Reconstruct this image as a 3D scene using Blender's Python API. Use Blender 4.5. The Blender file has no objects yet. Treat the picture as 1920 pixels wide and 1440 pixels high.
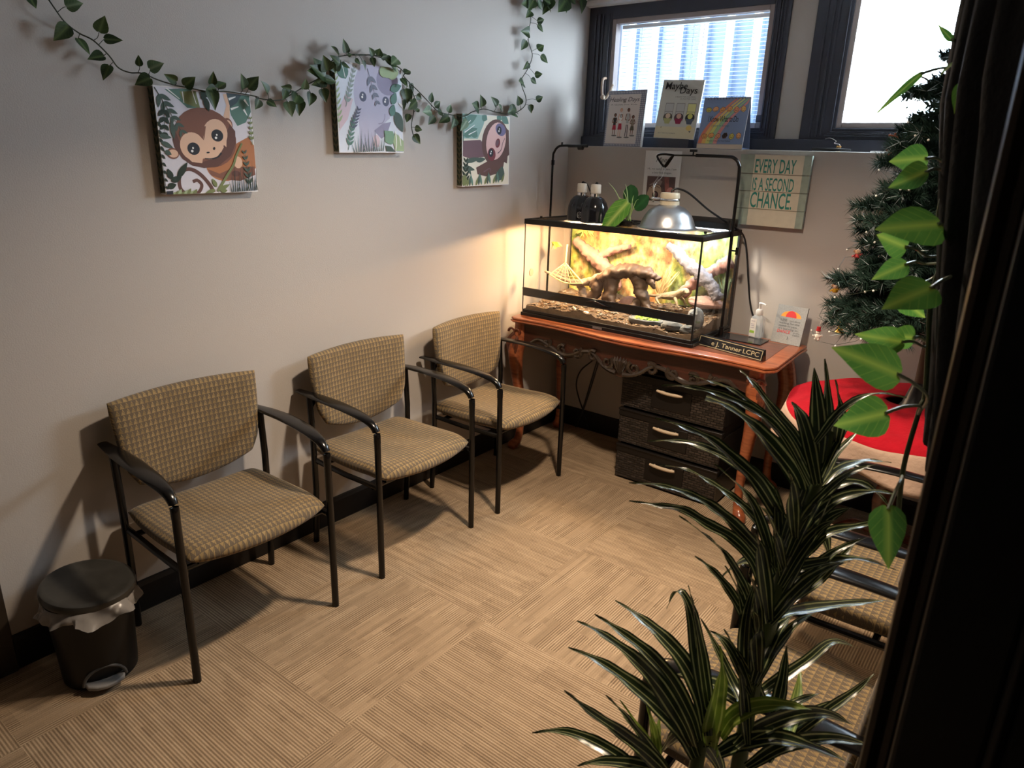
import bpy, bmesh, math, random
from mathutils import Vector, Matrix
V = Vector
PI = math.pi
rnd = random.Random(7)
scene = bpy.context.scene
COL = scene.collection

# ---------------------------------------------------------------- camera
cam_d = bpy.data.cameras.new('camera')
cam = bpy.data.objects.new('camera', cam_d)
COL.objects.link(cam)
R_, U_, F_ = V((.78690922, .61634829, .02981035)), V((-.21337469, .22645616, .95036248)), V((-.57900355, .75420978, -.30971357))
CAM = V((2.37879762, -3.55642165, 1.61939789))
M = Matrix.Identity(4)
for i in range(3):
    M[i][0], M[i][1], M[i][2], M[i][3] = R_[i], U_[i], -F_[i], CAM[i]
cam.matrix_world = M
cam_d.sensor_width = 36
cam_d.lens = 1330.925 / 1920 * 36
cam_d.clip_start = .02
cam_d.dof.use_dof = True
cam_d.dof.focus_distance = 3.0
cam_d.dof.aperture_fstop = 13
scene.camera = cam

# ---------------------------------------------------------------- colour management, world, room lights
vs_ = scene.view_settings
vs_.view_transform = 'Standard'
vs_.look = 'None'
vs_.gamma = 1
vs_.use_curve_mapping = False
vs_.exposure = 0.0
world = bpy.data.worlds.new('overcast_sky')
scene.world = world
world.use_nodes = True
bg = world.node_tree.nodes['Background']
bg.inputs[0].default_value = (.72, .87, 1.0, 1)
bg.inputs[1].default_value = 40.0

def light(name, kind, loc, energy, color, aim=None, **kw):
    d = bpy.data.lights.new(name, kind)
    d.energy = energy
    d.color = color
    for k, v in kw.items():
        setattr(d, k, v)
    o = bpy.data.objects.new(name, d)
    COL.objects.link(o)
    o.location = loc
    if aim is not None:
        o.rotation_euler = (V(aim) - V(loc)).to_track_quat('-Z', 'Y').to_euler()
    return o

# daylight portals in the two window openings
for nm, x0, x1 in (('window_portal', .15, 1.03), ('window_portal', 1.40, 2.38)):
    p = light(nm, 'AREA', ((x0 + x1) / 2, .30, 2.05), 1, (1, 1, 1), ((x0 + x1) / 2, -1, 2.05), shape='RECTANGLE', size=x1 - x0, size_y=.56)
    p.data.cycles.is_portal = True
# recessed ceiling lamp of the room
light('ceiling_lamp', 'AREA', (1.40, -1.68, 2.385), 42, (1.0, .80, .60), (1.40, -1.68, 0), shape='DISK', size=.15, spread=math.radians(132))

# ---------------------------------------------------------------- helpers
def tag(o, label=None, cat=None, group=None, kind=None):
    if label: o['label'] = label
    if cat: o['category'] = cat
    if group: o['group'] = group
    if kind: o['kind'] = kind
    return o

def thing(name, label, cat, loc=(0, 0, 0), rotz=0, group=None):
    o = bpy.data.objects.new(name, None)
    COL.objects.link(o)
    o.empty_display_size = .05
    o.location = loc
    o.rotation_euler = (0, 0, rotz)
    return tag(o, label, cat, group)

def rootmat(p):
    while p.parent is not None:
        p = p.parent
    return Matrix.Translation(p.location) @ p.rotation_euler.to_matrix().to_4x4()

def obj(name, bm, mats, parent=None, world=False, smooth=True, bevel=0, seg=2, label=None, sub=0, angle=40):
    """one mesh object out of bm; world=True: bm is in world space, moved into the thing's own space"""
    if world and parent is not None:
        bm.transform(rootmat(parent).inverted())
    me = bpy.data.meshes.new(name)
    bm.normal_update()
    bm.to_mesh(me)
    bm.free()
    for m in (mats if isinstance(mats, (list, tuple)) else [mats]):
        me.materials.append(m)
    o = bpy.data.objects.new(name, me)
    COL.objects.link(o)
    if parent is not None:
        o.parent = parent
    if label: o['label'] = label
    if smooth:
        me.shade_smooth()
        if angle < 180:
            try:
                me.set_sharp_from_angle(angle=math.radians(angle))
            except Exception:
                pass
    if bevel:
        b = o.modifiers.new('bevel', 'BEVEL')
        b.width = bevel
        b.segments = seg
        b.limit_method = 'ANGLE'
        b.angle_limit = math.radians(40)
        b.harden_normals = False
    if sub:
        s = o.modifiers.new('sub', 'SUBSURF')
        s.levels = s.render_levels = sub
    return o

def single(name, bm, mats, loc, label, cat, group=None, **kw):
    """a thing that is one mesh, its origin at loc (bm in world space)"""
    bm.transform(Matrix.Translation(-V(loc)))
    o = obj(name, bm, mats, None, **kw)
    o.location = loc
    return tag(o, label, cat, group)

def struct(name, bm, mats, parent=None, **kw):
    o = obj(name, bm, mats, parent, **kw)
    if parent is None:
        o['kind'] = 'structure'
    return o

def copy_tree(o, parent=None):
    c = o.copy()
    COL.objects.link(c)
    c.parent = parent
    for ch in list(o.children):
        copy_tree(ch, c)
    return c

def nb():
    return bmesh.new()

def uvl(bm):
    return bm.loops.layers.uv.verify()

def box(bm, a, b, mi=0, mat=None):
    vs = [bm.verts.new((x, y, z)) for x in (a[0], b[0]) for y in (a[1], b[1]) for z in (a[2], b[2])]
    if mat is not None:
        for v in vs: v.co = mat @ v.co
    for f in ((0, 1, 3, 2), (4, 6, 7, 5), (0, 4, 5, 1), (2, 3, 7, 6), (0, 2, 6, 4), (1, 5, 7, 3)):
        bm.faces.new([vs[i] for i in f]).material_index = mi
    return vs

def bx(*boxes):
    bm = nb()
    for b in boxes:
        box(bm, b[:3], b[3:6], b[6] if len(b) > 6 else 0)
    bmesh.ops.recalc_face_normals(bm, faces=bm.faces)
    return bm

def cr(pts, n=6):
    """Catmull-Rom through pts"""
    P = [V(p) for p in pts]
    if len(P) < 3:
        return [P[0].lerp(P[-1], i / n) for i in range(n + 1)]
    Q = [P[0] * 2 - P[1]] + P + [P[-1] * 2 - P[-2]]
    out = []
    for i in range(1, len(Q) - 2):
        a, b, c, d = Q[i - 1:i + 3]
        for k in range(n):
            t = k / n
            out.append(.5 * (2 * b + (c - a) * t + (2 * a - 5 * b + 4 * c - d) * t * t + (3 * b - a - 3 * c + d) * t ** 3))
    out.append(P[-1])
    return out

def lerp_list(L, t):
    if not isinstance(L, (list, tuple)): return L
    k = t * (len(L) - 1)
    i = min(int(k), len(L) - 2)
    return L[i] + (L[i + 1] - L[i]) * (k - i)

def tube(bm, pts, r, n=10, flat=1.0, up=None, mi=0, cap=True, jit=0, power=2):
    """sweep; r and flat may be lists along the path; flat = height/width of the section, height along up"""
    P = [V(p) for p in pts]
    T = []
    for i in range(len(P)):
        t = P[min(i + 1, len(P) - 1)] - P[max(i - 1, 0)]
        T.append(t.normalized() if t.length > 1e-9 else V((0, 0, 1)))
    ref = V(up) if up is not None else (V((0, 0, 1)) if abs(T[0].z) < .9 else V((1, 0, 0)))
    nrm = (ref - T[0] * ref.dot(T[0])).normalized()
    rings = []
    for i, p in enumerate(P):
        t = T[i]
        if up is not None:
            q = V(up) - t * V(up).dot(t)
            if q.length > .05: nrm = q.normalized()
            else: nrm = (nrm - t * nrm.dot(t)).normalized()
        else:
            nrm = (nrm - t * nrm.dot(t)).normalized()
        side = t.cross(nrm)
        s = i / (len(P) - 1)
        rr, ff = lerp_list(r, s), lerp_list(flat, s)
        ring = []
        for k in range(n):
            a = 2 * PI * k / n
            c, d = math.cos(a), math.sin(a)
            if power != 2:
                c = math.copysign(abs(c) ** (2 / power), c)
                d = math.copysign(abs(d) ** (2 / power), d)
            j = 1 + (rnd.uniform(-jit, jit) if jit else 0)
            ring.append(bm.verts.new(p + side * (rr * c * j) + nrm * (rr * ff * d * j)))
        rings.append(ring)
    for a, b in zip(rings, rings[1:]):
        for k in range(n):
            bm.faces.new((a[k], a[(k + 1) % n], b[(k + 1) % n], b[k])).material_index = mi
    if cap:
        bm.faces.new(list(reversed(rings[0]))).material_index = mi
        bm.faces.new(rings[-1]).material_index = mi
    return rings

def lathe(bm, prof, c=(0, 0, 0), n=28, mi=0, axis=None, caps=(True, True), sx=1, sy=1):
    """profile [(r, z)] turned about z through c (axis: a 3x3 matrix applied before moving to c)"""
    c = V(c)
    rings = []
    for r, z in prof:
        ring = []
        for k in range(n):
            a = 2 * PI * k / n
            p = V((r * math.cos(a) * sx, r * math.sin(a) * sy, z))
            if axis is not None: p = axis @ p
            ring.append(bm.verts.new(c + p))
        rings.append(ring)
    for a, b in zip(rings, rings[1:]):
        for k in range(n):
            bm.faces.new((a[k], a[(k + 1) % n], b[(k + 1) % n], b[k])).material_index = mi
    if caps[0]: bm.faces.new(list(reversed(rings[0]))).material_index = mi
    if caps[1]: bm.faces.new(rings[-1]).material_index = mi
    return rings

def prism(bm, poly, o, u, v, w, mi=0, mi_side=None):
    """polygon poly [(a, b)] in the plane o + a u + b v, pushed along w"""
    o, u, v, w = V(o), V(u), V(v), V(w)
    A = [bm.verts.new(o + u * a + v * b) for a, b in poly]
    B = [bm.verts.new(x.co + w) for x in A]
    fs = [bm.faces.new(list(reversed(A))), bm.faces.new(B)]
    for f in fs: f.material_index = mi
    n = len(A)
    for i in range(n):
        f = bm.faces.new((A[i], A[(i + 1) % n], B[(i + 1) % n], B[i]))
        f.material_index = mi if mi_side is None else mi_side
        fs.append(f)
    bmesh.ops.recalc_face_normals(bm, faces=fs)

def sheet(bm, fn, nu, nv, mi=0, uvs=None, close_u=False):
    """grid of fn(a, b), a, b in 0..1; uvs(a, b) -> (u, v)"""
    G = [[bm.verts.new(fn(i / nu, j / nv)) for j in range(nv + 1)] for i in range(nu + (0 if close_u else 1))]
    L = uvl(bm) if uvs else None
    for i in range(nu):
        for j in range(nv):
            i2 = (i + 1) % nu if close_u else i + 1
            f = bm.faces.new((G[i][j], G[i2][j], G[i2][j + 1], G[i][j + 1]))
            f.material_index = mi
            if uvs:
                for lp, (a, b) in zip(f.loops, ((i, j), (i + 1, j), (i + 1, j + 1), (i, j + 1))):
                    lp[L].uv = uvs(a / nu, b / nv)
    return G

def ball(bm, c, r, n=12, m=8, mi=0, s=(1, 1, 1)):
    c = V(c)
    prof = [(max(1e-4, math.sin(PI * i / m)) * r, -math.cos(PI * i / m) * r) for i in range(m + 1)]
    st = len(bm.verts)
    rings = lathe(bm, prof, (0, 0, 0), n, mi)
    for ring in rings:
        for v in ring:
            v.co = V((v.co.x * s[0], v.co.y * s[1], v.co.z * s[2])) + c

def text_bm(bm, body, o, u, v, height, mi=0, width=None, shear=0, align='CENTER', off=0, bold=0, spacing=1):
    """flat lettering: o = middle of the base line, u along, v up; width squeezes it to that width"""
    cu = bpy.data.curves.new('lettering', 'FONT')
    cu.body = body
    cu.align_x = align
    cu.size = 1
    cu.shear = shear
    cu.offset = bold
    cu.space_character = spacing
    cu.resolution_u = 3
    t = bpy.data.objects.new('lettering', cu)
    COL.objects.link(t)
    dg = bpy.context.evaluated_depsgraph_get()
    me = bpy.data.meshes.new_from_object(t.evaluated_get(dg))
    bpy.data.objects.remove(t)
    bpy.data.curves.remove(cu)
    xs = [q.co.x for q in me.vertices] or [0, 1]
    w = max(xs) - min(xs)
    mid = (max(xs) + min(xs)) / 2
    sy = height / .72
    sx = sy if width is None else width / max(w, 1e-6)
    if align != 'CENTER': mid = 0
    o, u, v = V(o), V(u).normalized(), V(v).normalized()
    nrm = u.cross(v)
    vs = [bm.verts.new(o + u * ((q.co.x - mid) * sx) + v * (q.co.y * sy) + nrm * off) for q in me.vertices]
    for p in me.polygons:
        try:
            f = bm.faces.new([vs[i] for i in p.vertices])
            f.material_index = mi
        except ValueError:
            pass
    bpy.data.meshes.remove(me)

# ---------------------------------------------------------------- materials
def NT(m):
    m.use_nodes = True
    return m.node_tree, m.node_tree.nodes, m.node_tree.links

def mat(name, col, rough=.5, metal=0, spec=.5, bump=0, bscale=60, var=0, vscale=8, emit=None, estr=0, alpha=1, sheen=0, trans=0, coat=0):
    m = bpy.data.materials.new(name)
    t, N, L = NT(m)
    b = N['Principled BSDF']
    b.inputs['Base Color'].default_value = (*col, 1)
    b.inputs['Roughness'].default_value = rough
    b.inputs['Metallic'].default_value = metal
    b.inputs['Specular IOR Level'].default_value = spec
    b.inputs['Alpha'].default_value = alpha
    b.inputs['Sheen Weight'].default_value = sheen
    b.inputs['Transmission Weight'].default_value = trans
    b.inputs['Coat Weight'].default_value = coat
    if emit:
        b.inputs['Emission Color'].default_value = (*emit, 1)
        b.inputs['Emission Strength'].default_value = estr
    if bump or var:
        tc = N.new('ShaderNodeTexCoord')
        if var:
            n = N.new('ShaderNodeTexNoise')
            n.inputs['Scale'].default_value = vscale
            n.inputs['Detail'].default_value = 4
            L.new(tc.outputs['Object'], n.inputs['Vector'])
            mx = N.new('ShaderNodeMix')
            mx.data_type = 'RGBA'
            mx.inputs[6].default_value = (*[c * (1 - var) for c in col], 1)
            mx.inputs[7].default_value = (*[min(1, c * (1 + var)) for c in col], 1)
            L.new(n.outputs[0], mx.inputs[0])
            L.new(mx.outputs[2], b.inputs['Base Color'])
        if bump:
            n = N.new('ShaderNodeTexNoise')
            n.inputs['Scale'].default_value = bscale
            n.inputs['Detail'].default_value = 5
            L.new(tc.outputs['Object'], n.inputs['Vector'])
            bp = N.new('ShaderNodeBump')
            bp.inputs['Strength'].default_value = bump
            bp.inputs['Distance'].default_value = .004
            L.new(n.outputs[0], bp.inputs['Height'])
            L.new(bp.outputs[0], b.inputs['Normal'])
    return m

def sr(r, g, b):
    """sRGB 0-255 to linear"""
    return tuple((c / 255 / 12.92) if c / 255 <= .04045 else ((c / 255 + .055) / 1.055) ** 2.4 for c in (r, g, b))

def mnode(N, L, op, a, b=None, c=None):
    n = N.new('ShaderNodeMath')
    n.operation = op
    for i, x in enumerate((a, b, c)):
        if x is None: continue
        if isinstance(x, (int, float)): n.inputs[i].default_value = x
        else: L.new(x, n.inputs[i])
    return n.outputs[0]

def ramp(N, L, fac, stops, interp='LINEAR'):
    r = N.new('ShaderNodeValToRGB')
    r.color_ramp.interpolation = interp
    e = r.color_ramp.elements
    while len(e) < len(stops): e.new(.5)
    for q, (p, c) in zip(e, stops):
        q.position = p
        q.color = (*c, 1)
    L.new(fac, r.inputs[0])
    return r.outputs[0]

def mixc(N, L, fac, a, b, mode='MIX'):
    n = N.new('ShaderNodeMix')
    n.data_type = 'RGBA'
    n.blend_type = mode
    for i, x in ((0, fac), (6, a), (7, b)):
        if isinstance(x, (int, float)): n.inputs[i].default_value = x
        elif isinstance(x, tuple): n.inputs[i].default_value = (*x, 1)
        else: L.new(x, n.inputs[i])
    return n.outputs[2]

def m_wall(name, col):
    m = mat(name, col, .62, spec=.35, bump=.12, bscale=220)
    return m

def m_carpet():
    m = bpy.data.materials.new('ribbed_carpet_tile')
    t, N, L = NT(m)
    b = N['Principled BSDF']
    b.inputs['Roughness'].default_value = .95
    b.inputs['Specular IOR Level'].default_value = .1
    tc = N.new('ShaderNodeTexCoord')
    s = N.new('ShaderNodeSeparateXYZ')
    L.new(tc.outputs['Object'], s.inputs[0])
    X, Y = s.outputs[0], s.outputs[1]
    T = .635
    ix = mnode(N, L, 'FLOOR', mnode(N, L, 'DIVIDE', mnode(N, L, 'ADD', X, .27), T))
    iy = mnode(N, L, 'FLOOR', mnode(N, L, 'DIVIDE', mnode(N, L, 'ADD', Y, 3.77), T))
    par = mnode(N, L, 'MODULO', mnode(N, L, 'ADD', mnode(N, L, 'ADD', ix, iy), 40), 2)
    inv = mnode(N, L, 'SUBTRACT', 1, par)
    # a runs across the ribs, c along them, quarter-turned from tile to tile
    a = mnode(N, L, 'ADD', mnode(N, L, 'MULTIPLY', Y, inv), mnode(N, L, 'MULTIPLY', X, par))
    c = mnode(N, L, 'ADD', mnode(N, L, 'MULTIPLY', X, inv), mnode(N, L, 'MULTIPLY', Y, par))
    rib = mnode(N, L, 'SINE', mnode(N, L, 'MULTIPLY', a, 2 * PI / .0092))
    def cells(sa, sc, seed):
        cv = N.new('ShaderNodeCombineXYZ')
        L.new(mnode(N, L, 'FLOOR', mnode(N, L, 'MULTIPLY', a, sa)), cv.inputs[0])
        L.new(mnode(N, L, 'FLOOR', mnode(N, L, 'ADD', mnode(N, L, 'MULTIPLY', c, sc), mnode(N, L, 'MULTIPLY', mnode(N, L, 'FLOOR', mnode(N, L, 'MULTIPLY', a, sa)), .37))), cv.inputs[1])
        cv.inputs[2].default_value = seed
        w = N.new('ShaderNodeTexWhiteNoise')
        w.noise_dimensions = '3D'
        L.new(cv.outputs[0], w.inputs[0])
        return w.outputs[0]
    big = cells(11, 7, 1)
    mid_ = cells(24, 12, 5)
    small = cells(48, 9, 2)
    streak = cells(95, 5, 3)
    n = N.new('ShaderNodeTexNoise')
    n.inputs['Scale'].default_value = 380
    n.inputs['Detail'].default_value = 2
    L.new(tc.outputs['Object'], n.inputs['Vector'])
    gap = mnode(N, L, 'GREATER_THAN', mid_, .45)                              # in every other tile the ribs break off in patches
    amp = mnode(N, L, 'ADD', mnode(N, L, 'MULTIPLY', inv, .24), mnode(N, L, 'MULTIPLY', par, mnode(N, L, 'ADD', .05, mnode(N, L, 'MULTIPLY', gap, .22))))
    val = mnode(N, L, 'ADD', mnode(N, L, 'MULTIPLY', rib, amp), mnode(N, L, 'MULTIPLY', mnode(N, L, 'SUBTRACT', small, .5), .12))
    val = mnode(N, L, 'ADD', val, mnode(N, L, 'MULTIPLY', mnode(N, L, 'SUBTRACT', streak, .5), .16))
    val = mnode(N, L, 'ADD', val, mnode(N, L, 'MULTIPLY', mnode(N, L, 'SUBTRACT', big, .5), .10))
    val = mnode(N, L, 'ADD', val, mnode(N, L, 'MULTIPLY', mnode(N, L, 'SUBTRACT', n.outputs[0], .5), .55))
    val = mnode(N, L, 'ADD', val, .52)
    colr = ramp(N, L, val, [(0, (.085, .057, .036)), (.35, (.20, .139, .087)), (.7, (.345, .25, .16)), (1, (.47, .355, .235))])
    L.new(colr, b.inputs['Base Color'])
    bp = N.new('ShaderNodeBump')
    bp.inputs['Strength'].default_value = .5
    bp.inputs['Distance'].default_value = .003
    L.new(val, bp.inputs['Height'])
    L.new(bp.outputs[0], b.inputs['Normal'])
    return m

def m_fabric():
    """woven upholstery: rows of small gold wedges on brown"""
    m = bpy.data.materials.new('gold_brown_woven_fabric')
    t, N, L = NT(m)
    b = N['Principled BSDF']
    b.inputs['Roughness'].default_value = .85
    b.inputs['Specular IOR Level'].default_value = .2
    b.inputs['Sheen Weight'].default_value = .15
    uv = N.new('ShaderNodeUVMap')
    s = N.new('ShaderNodeSeparateXYZ')
    L.new(uv.outputs[0], s.inputs[0])
    u = mnode(N, L, 'DIVIDE', s.outputs[0], .0165)
    v = mnode(N, L, 'DIVIDE', s.outputs[1], .0195)
    fu, fv = mnode(N, L, 'FRACT', u), mnode(N, L, 'FRACT', v)
    du = mnode(N, L, 'ABSOLUTE', mnode(N, L, 'SUBTRACT', fu, .5))
    # wedge: wide at the foot, narrow at the top of each cell
    wedge = mnode(N, L, 'LESS_THAN', du, mnode(N, L, 'MULTIPLY', mnode(N, L, 'SUBTRACT', .98, fv), .46))
    line = mnode(N, L, 'LESS_THAN', mnode(N, L, 'ABSOLUTE', mnode(N, L, 'SUBTRACT', mnode(N, L, 'ADD', fu, fv), 1.0)), .07)
    cv = N.new('ShaderNodeCombineXYZ')
    L.new(mnode(N, L, 'FLOOR', u), cv.inputs[0])
    L.new(mnode(N, L, 'FLOOR', v), cv.inputs[1])
    w = N.new('ShaderNodeTexWhiteNoise')
    w.noise_dimensions = '2D'
    L.new(cv.outputs[0], w.inputs[0])
    n = N.new('ShaderNodeTexNoise')
    n.inputs['Scale'].default_value = 500
    L.new(uv.outputs[0], n.inputs['Vector'])
    gold = mixc(N, L, w.outputs[0], (.21, .138, .052), (.31, .212, .088))
    brown = mixc(N, L, n.outputs[0], (.050, .037, .026), (.110, .083, .058))
    c = mixc(N, L, wedge, brown, gold)
    c = mixc(N, L, mnode(N, L, 'MULTIPLY', line, .75), c, (.07, .05, .035))
    c = mixc(N, L, .22, c, mixc(N, L, n.outputs[0], (.05, .04, .03), (.4, .3, .18)), 'MIX')
    L.new(c, b.inputs['Base Color'])
    h = mnode(N, L, 'ADD', mnode(N, L, 'MULTIPLY', wedge, .7), mnode(N, L, 'MULTIPLY', n.outputs[0], .5))
    bp = N.new('ShaderNodeBump')
    bp.inputs['Strength'].default_value = .45
    bp.inputs['Distance'].default_value = .0016
    L.new(h, bp.inputs['Height'])
    L.new(bp.outputs[0], b.inputs['Normal'])
    return m

def m_wood(name, c0, c1, rough=.3, scale=1.0, axis=0, coat=.3):
    m = bpy.data.materials.new(name)
    t, N, L = NT(m)
    b = N['Principled BSDF']
    b.inputs['Roughness'].default_value = rough
    b.inputs['Coat Weight'].default_value = coat
    b.inputs['Coat Roughness'].default_value = .2
    tc = N.new('ShaderNodeTexCoord')
    mp = N.new('ShaderNodeMapping')
    sc = [28 * scale] * 3
    sc[axis] = 2.2 * scale
    mp.inputs['Scale'].default_value = sc
    L.new(tc.outputs['Object'], mp.inputs[0])
    n = N.new('ShaderNodeTexNoise')
    n.inputs['Scale'].default_value = 1.5
    n.inputs['Detail'].default_value = 7
    n.inputs['Distortion'].default_value = 1.2
    L.new(mp.outputs[0], n.inputs['Vector'])
    L.new(ramp(N, L, n.outputs[0], [(.3, c0), (.7, c1)]), b.inputs['Base Color'])
    return m

def m_glass(name, tint=(1, 1, 1), refl=.9, rough=.02):
    """thin pane: clear with a Fresnel reflection"""
    m = bpy.data.materials.new(name)
    t, N, L = NT(m)
    N.remove(N['Principled BSDF'])
    tr, gl, mx, fr = N.new('ShaderNodeBsdfTransparent'), N.new('ShaderNodeBsdfGlossy'), N.new('ShaderNodeMixShader'), N.new('ShaderNodeFresnel')
    tr.inputs[0].default_value = (*tint, 1)
    gl.inputs['Roughness'].default_value = rough
    fr.inputs[0].default_value = 1.45
    ge = N.new('ShaderNodeNewGeometry')                                       # only the outer face reflects: no total reflection inside the thin pane
    L.new(mnode(N, L, 'MULTIPLY', mnode(N, L, 'MULTIPLY', fr.outputs[0], refl), mnode(N, L, 'SUBTRACT', 1, ge.outputs['Backfacing'])), mx.inputs[0])
    L.new(tr.outputs[0], mx.inputs[1])
    L.new(gl.outputs[0], mx.inputs[2])
    L.new(mx.outputs[0], N['Material Output'].inputs[0])
    return m

def m_leaf(name, dark, mid, vein, rough=.4, stripes=False, transl=.25):
    """leaf with pale midrib (and margin stripes): UV u runs across, v from base to tip"""
    m = bpy.data.materials.new(name)
    t, N, L = NT(m)
    b = N['Principled BSDF']
    b.inputs['Roughness'].default_value = rough
    b.inputs['Specular IOR Level'].default_value = .5
    uv = N.new('ShaderNodeUVMap')
    s = N.new('ShaderNodeSeparateXYZ')
    L.new(uv.outputs[0], s.inputs[0])
    e = mnode(N, L, 'ABSOLUTE', mnode(N, L, 'SUBTRACT', s.outputs[0], .5))     # 0 midrib .. .5 edge
    tc = N.new('ShaderNodeTexCoord')
    n = N.new('ShaderNodeTexNoise')
    n.inputs['Scale'].default_value = 30 if stripes else 22
    n.inputs['Detail'].default_value = 4
    L.new(tc.outputs['Object'], n.inputs['Vector'])
    c = mixc(N, L, ramp(N, L, n.outputs[0], [(.35, (0, 0, 0)), (.68, (1, 1, 1))]), dark, mid)
    if stripes:
        s1 = mnode(N, L, 'LESS_THAN', mnode(N, L, 'ABSOLUTE', mnode(N, L, 'SUBTRACT', e, .33)), .045)
        s2 = mnode(N, L, 'LESS_THAN', e, .03)
        st = mnode(N, L, 'MAXIMUM', s1, s2)
        c = mixc(N, L, mnode(N, L, 'MULTIPLY', st, .8), c, vein)
    else:
        mid_f = ramp(N, L, e, [(0, (1, 1, 1)), (.055, (.55, .55, .55)), (.16, (0, 0, 0))])
        diag = mnode(N, L, 'SINE', mnode(N, L, 'ADD', mnode(N, L, 'MULTIPLY', s.outputs[1], 34), mnode(N, L, 'MULTIPLY', e, -26)))
        dg = mnode(N, L, 'GREATER_THAN', diag, .93)
        c = mixc(N, L, mnode(N, L, 'MAXIMUM', mnode(N, L, 'MULTIPLY', mid_f, .8), mnode(N, L, 'MULTIPLY', dg, .25)), c, vein)
    L.new(c, b.inputs['Base Color'])
    if transl:
        tl, mx = N.new('ShaderNodeBsdfTranslucent'), N.new('ShaderNodeMixShader')
        L.new(c, tl.inputs[0])
        mx.inputs[0].default_value = transl
        L.new(b.outputs[0], mx.inputs[1])
        L.new(tl.outputs[0], mx.inputs[2])
        L.new(mx.outputs[0], N['Material Output'].inputs[0])
    return m

M_WALL = m_wall('taupe_wall_paint', (.44, .405, .375))
M_CEIL = mat('white_ceiling_tile', (.46, .45, .43), .9)
M_CARPET = m_carpet()
M_BASE = mat('dark_brown_vinyl_base', (.010, .008, .007), .5, spec=.3)
M_FRAME = mat('charcoal_window_paint', (.046, .050, .070), .38, var=.2)
M_SASH = mat('mauve_window_sash', (.36, .31, .30), .45)
M_TRIM = mat('dark_brown_trim', (.030, .022, .016), .42, var=.25, vscale=20)
M_UNLIT = mat('unlit_wall_black', (.012, .012, .013), .45)  # stands for unlit wall: hall darkness put into the colour
M_FAB = m_fabric()
M_BLACK = mat('black_powder_coat', (.0045, .004, .004), .2, spec=.38)
M_BLACKP = mat('black_plastic', (.006, .006, .0065), .4, spec=.35)
M_GLOSS = mat('black_gloss', (.010, .010, .012), .12, spec=.6)
M_GLASS = m_glass('clear_glass')
M_WHITE = mat('white_plastic', (.75, .74, .72), .4)
M_CHROME = mat('chrome', (.8, .8, .8), .15, metal=1)
M_ALU = mat('spun_aluminium', (.62, .63, .65), .32, metal=1, bump=.1, bscale=90)
M_CREAM = mat('cream_ceramic', (.68, .60, .44), .4)
M_WOOD = m_wood('red_cherry_wood', (.19, .045, .018), (.42, .125, .045), .28)
M_WOODD = m_wood('dark_cherry_wood', (.060, .016, .009), (.16, .042, .018), .3)
M_INK = mat('black_print', (.012, .012, .014), .6)
M_PAPER = mat('white_paper', (.72, .71, .69), .7)
M_IVY = m_leaf('ivy_leaf', (.016, .036, .012), (.040, .080, .024), (.13, .19, .07), .45)
M_IVYL = m_leaf('pale_ivy_leaf', (.06, .12, .055), (.12, .2, .10), (.3, .4, .25), .5)
M_STEM = mat('dark_green_stem', (.022, .03, .014), .6)
M_POTHOS = m_leaf('bright_pothos_leaf', (.09, .27, .05), (.15, .38, .075), (.46, .66, .12), .42, transl=.6)
M_PSTEM = mat('pale_petiole', (.34, .40, .30), .35)
M_DRAC = m_leaf('striped_dracaena_leaf', (.010, .020, .007), (.022, .038, .012), (.42, .45, .20), .27, stripes=True, transl=.12)
M_DRACB = m_leaf('yellow_green_dracaena_leaf', (.10, .17, .015), (.2, .29, .03), (.42, .5, .11), .4, stripes=True, transl=.25)
M_STALK = mat('green_stalk', (.06, .085, .02), .5, var=.4, vscale=20)

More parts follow.
